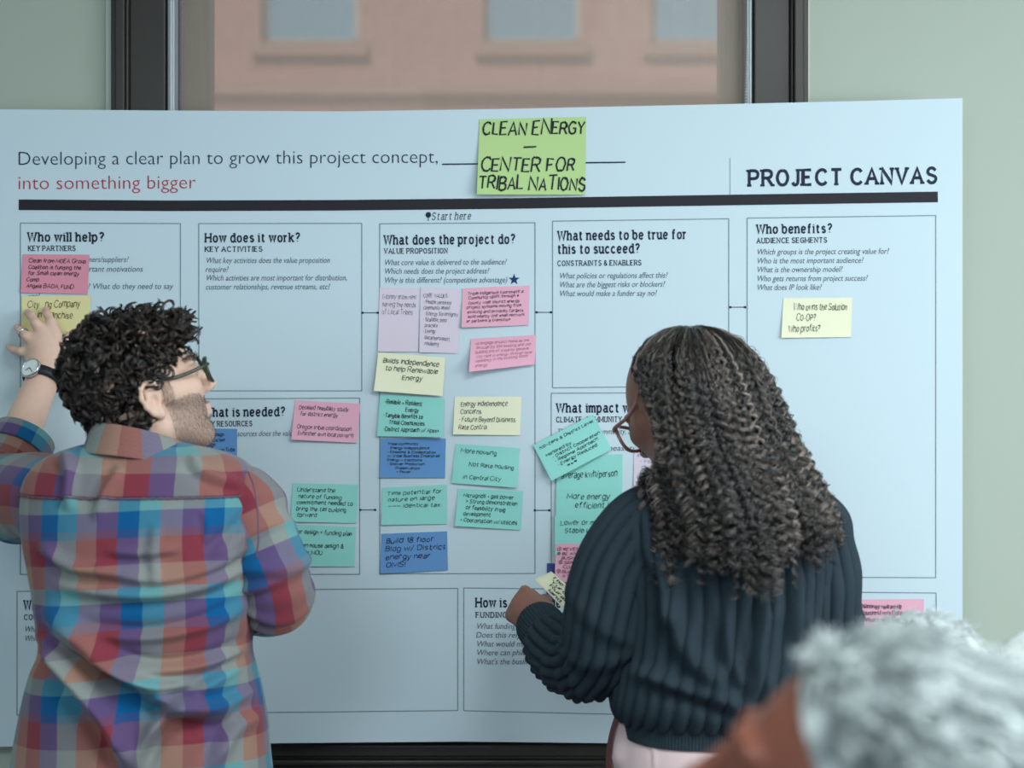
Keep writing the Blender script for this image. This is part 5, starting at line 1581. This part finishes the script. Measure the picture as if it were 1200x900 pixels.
# ---- the grey-haired person close to the lens, and the one beyond ----
def onlooker(loc, label, o, R, k, skin, seed, lo, hi, top_mat, nstr, curl, shoulder, rad=.0016, raised=None):
    root = empty('person', loc, label, 'person')
    H = Head(o, R, k)
    pr = H.prims()
    nb = H((0, -.035, -.05)); ch = np.array(shoulder, float)
    pr += [rc(nb, ch + np.array([0, 0, -.02]), .055, .062, .03), rc(ch + np.array([-.10, 0, -.10]), ch + np.array([.10, 0, -.10]), .085, .085, .06), rc(ch + np.array([0, 0, -.18]), ch + np.array([0, .02, -.50]), .125, .13, .06)]
    gz = ch[2] - .55
    for q in (-1, 1):
        s_ = ch + np.array([q * .19, 0, -.10]); e_ = s_ + np.array([q * .04, .03, -.28]); w_ = e_ + np.array([-q * .06, .10, -.22])
        if raised is not None and q == 1: e_, w_ = raised
        pr += [rc(s_, e_, .05, .042, .04), rc(e_, w_, .042, .028, .03)]
        pr += hand_prims(w_, w_ + np.array([0, .03, -.07]), np.array([0, .9, .43]), None,
                         [[w_ + np.array([0, .03 + (i - 1.5) * .018, -.085 + (i - 1.5) * .008]), w_ + np.array([0, .04 + (i - 1.5) * .018, -.12]), w_ + np.array([-q * .01, .045 + (i - 1.5) * .018, -.145]), w_ + np.array([-q * .02, .045 + (i - 1.5) * .018, -.165])] for i in range(4)],
                         [w_ + np.array([0, .03, -.03]), w_ + np.array([0, .055, -.05]), w_ + np.array([0, .065, -.075]), w_ + np.array([0, .068, -.095])])
        pr += [rc((ch[0] + q * .09, ch[1], gz + .02), (ch[0] + q * .10, ch[1], gz * .5), .085, .06, .05), rc((ch[0] + q * .10, ch[1], gz * .5), (ch[0] + q * .10, ch[1], .09), .055, .04, .03)]
    v, q_ = sdf_mesh(pr, .004); v = relax(v, q_, 1, .5); n = vnormals(v, q_)
    mesh_np('body', v, q_, root, skin)
    # top with sleeves
    tp = [rc(ch + np.array([-.12, 0, -.10]), ch + np.array([.12, 0, -.10]), .105, .105, .06), rc(ch + np.array([0, 0, -.2]), ch + np.array([0, .02, -.55]), .15, .16, .06)]
    for q in (-1, 1):
        s_ = ch + np.array([q * .19, 0, -.10]); e_ = s_ + np.array([q * .04, .03, -.28]); w_ = e_ + np.array([-q * .05, .085, -.185])
        if raised is not None and q == 1: e_ = raised[0]; w_ = raised[0] * .2 + raised[1] * .8
        tp += [rc(s_, e_, .075, .060, .05), rc(e_, w_, .060, .045, .03)]
    v2, q2 = sdf_mesh(tp, .006)
    n2 = vnormals(v2, q2)
    v2 = v2 + n2 * (.005 * wav(v2, 20, seed) + .002 * np.abs(np.sin(v2[:, 0] * 420)))[:, None]
    mesh_np('sweater', v2, q2, root, top_mat)
    trousers(ch[0], ch[1] + .0, M_denim, root, hip=gz + .03)
    shoes(ch[0], ch[1], M_shoe, root)
    # hair
    L = H.local(v)
    def keep(l):
        x, y, z = l.T
        line = np.interp(y, [-.12, -.06, -.012, .010, .035, .065, .090, .12], [-.060, -.055, -.02, .040, .072, .088, .094, .11])
        return (z > line) & (z > -.07) & (np.abs(x) < .088) & ~((np.abs(x) > .077) & (y > -.03) & (z < .032))
    cap = [ell(H((0, -.018, .055)), np.array((.082, .102, .090)) * k, R), ell(H((0, -.062, -.004)), np.array((.068, .052, .058)) * k, R, .03),
           ell(H((0, .148, .0)), np.array((.12, .112, .106)) * k, R, .012, True), ell(H((.09, .024, -.018)), np.array((.05, .044, .062)) * k, R, .008, True), ell(H((-.09, .024, -.018)), np.array((.05, .044, .062)) * k, R, .008, True)]
    vc, qc = sdf_mesh(cap, .005)
    cm = node_mat('grey_hair_mass', hi, .6, .3)
    nt = cm.node_tree; nz = nt.nodes.new('ShaderNodeTexNoise'); nz.inputs['Scale'].default_value = 30
    tcx = nt.nodes.new('ShaderNodeTexCoord'); nt.links.new(tcx.outputs['Object'], nz.inputs['Vector'])
    cr = nt.nodes.new('ShaderNodeValToRGB'); cr.color_ramp.elements[0].position = .35; cr.color_ramp.elements[1].position = .62
    cr.color_ramp.elements[0].color = (*lo, 1); cr.color_ramp.elements[1].color = (*hi, 1)
    nt.links.new(nz.outputs['Fac'], cr.inputs['Fac']); nt.links.new(cr.outputs['Color'], nt.nodes['Principled BSDF'].inputs['Base Color'])
    hb_ = mesh_np('hair', vc, qc, root, cm)
    S, R_, TT = [], [], []
    t = np.linspace(0, 1, 14)
    for i in scatter_clumps(v, n, L, nstr, keep):
        sd = np.cross(n[i], RNG.normal(size=3)); sd /= np.linalg.norm(sd)
        back = -R[:, 1] * .8 + np.array([0, 0, -.5]); back = back - n[i] * (back @ n[i])
        tn = np.clip(.5 + .55 * wav(v[i][None], 34, seed + 3)[0] + RNG.normal(0, .15), 0, 1)
        lf = RNG.uniform(.008, .022)
        for _ in range(5):
            ph = RNG.uniform(0, 6.28)
            p = v[i] + RNG.normal(0, .002, 3) + n[i] * (lf * np.sqrt(t))[:, None] + (back * .034 + sd * .008) * t[:, None] + curl * np.clip(3 * t, 0, 1)[:, None] * (np.cos(ph + 8 * t)[:, None] * sd + np.sin(ph + 8 * t)[:, None] * n[i])
            S.append(p); R_.append(rad * np.interp(t, [0, .7, 1], [1, 1, .4])); TT.append(tn)
    strands('locks', np.array(S), np.array(R_), hb_, hair_mat('grey_hair', lo, hi, .45, .4), np.array(TT))
    return root, H


M_skin3 = skin_mat('tan_skin', srgb(122, 72, 58))
M_wool = add_noise_bump(node_mat('pale_wool', srgb(222, 228, 226), .9, .1), 300, .4, .001)
M_blue = add_noise_bump(node_mat('blue_shirt', srgb(92, 110, 134), .85, .15), 300, .3, .001)
Rg = basis((-.95, .31), math.radians(20), math.radians(4))
og = px(1010, 982, -1.78)
onlooker((og[0] + .03, og[1] - .02, 0), 'person with white-grey hair in the foreground, out of focus, looking left', og, Rg, 1.0, M_skin3, 101, srgb(118, 128, 130), srgb(216, 224, 224), M_blue, 900, .003, (og[0] + .05, og[1] - .03, og[2] - .20))
M_skin4 = skin_mat('light_skin', srgb(214, 176, 158))
Rk = basis((-.55, .83), math.radians(-20), 0)
ok_ = px(1080, 848, -.88)
onlooker((ok_[0] + .05, ok_[1] - .08, 0), 'person with white hair and raised pale sleeve, mostly hidden behind the blurred grey head', ok_, Rk, .95, M_skin4, 131, srgb(160, 170, 170), srgb(232, 238, 238), M_wool, 900, .003, (ok_[0] + .07, ok_[1] - .10, ok_[2] - .16), rad=.0009,
         raised=(px(1238, 800, -1.02), px(1140, 838, -1.02)))
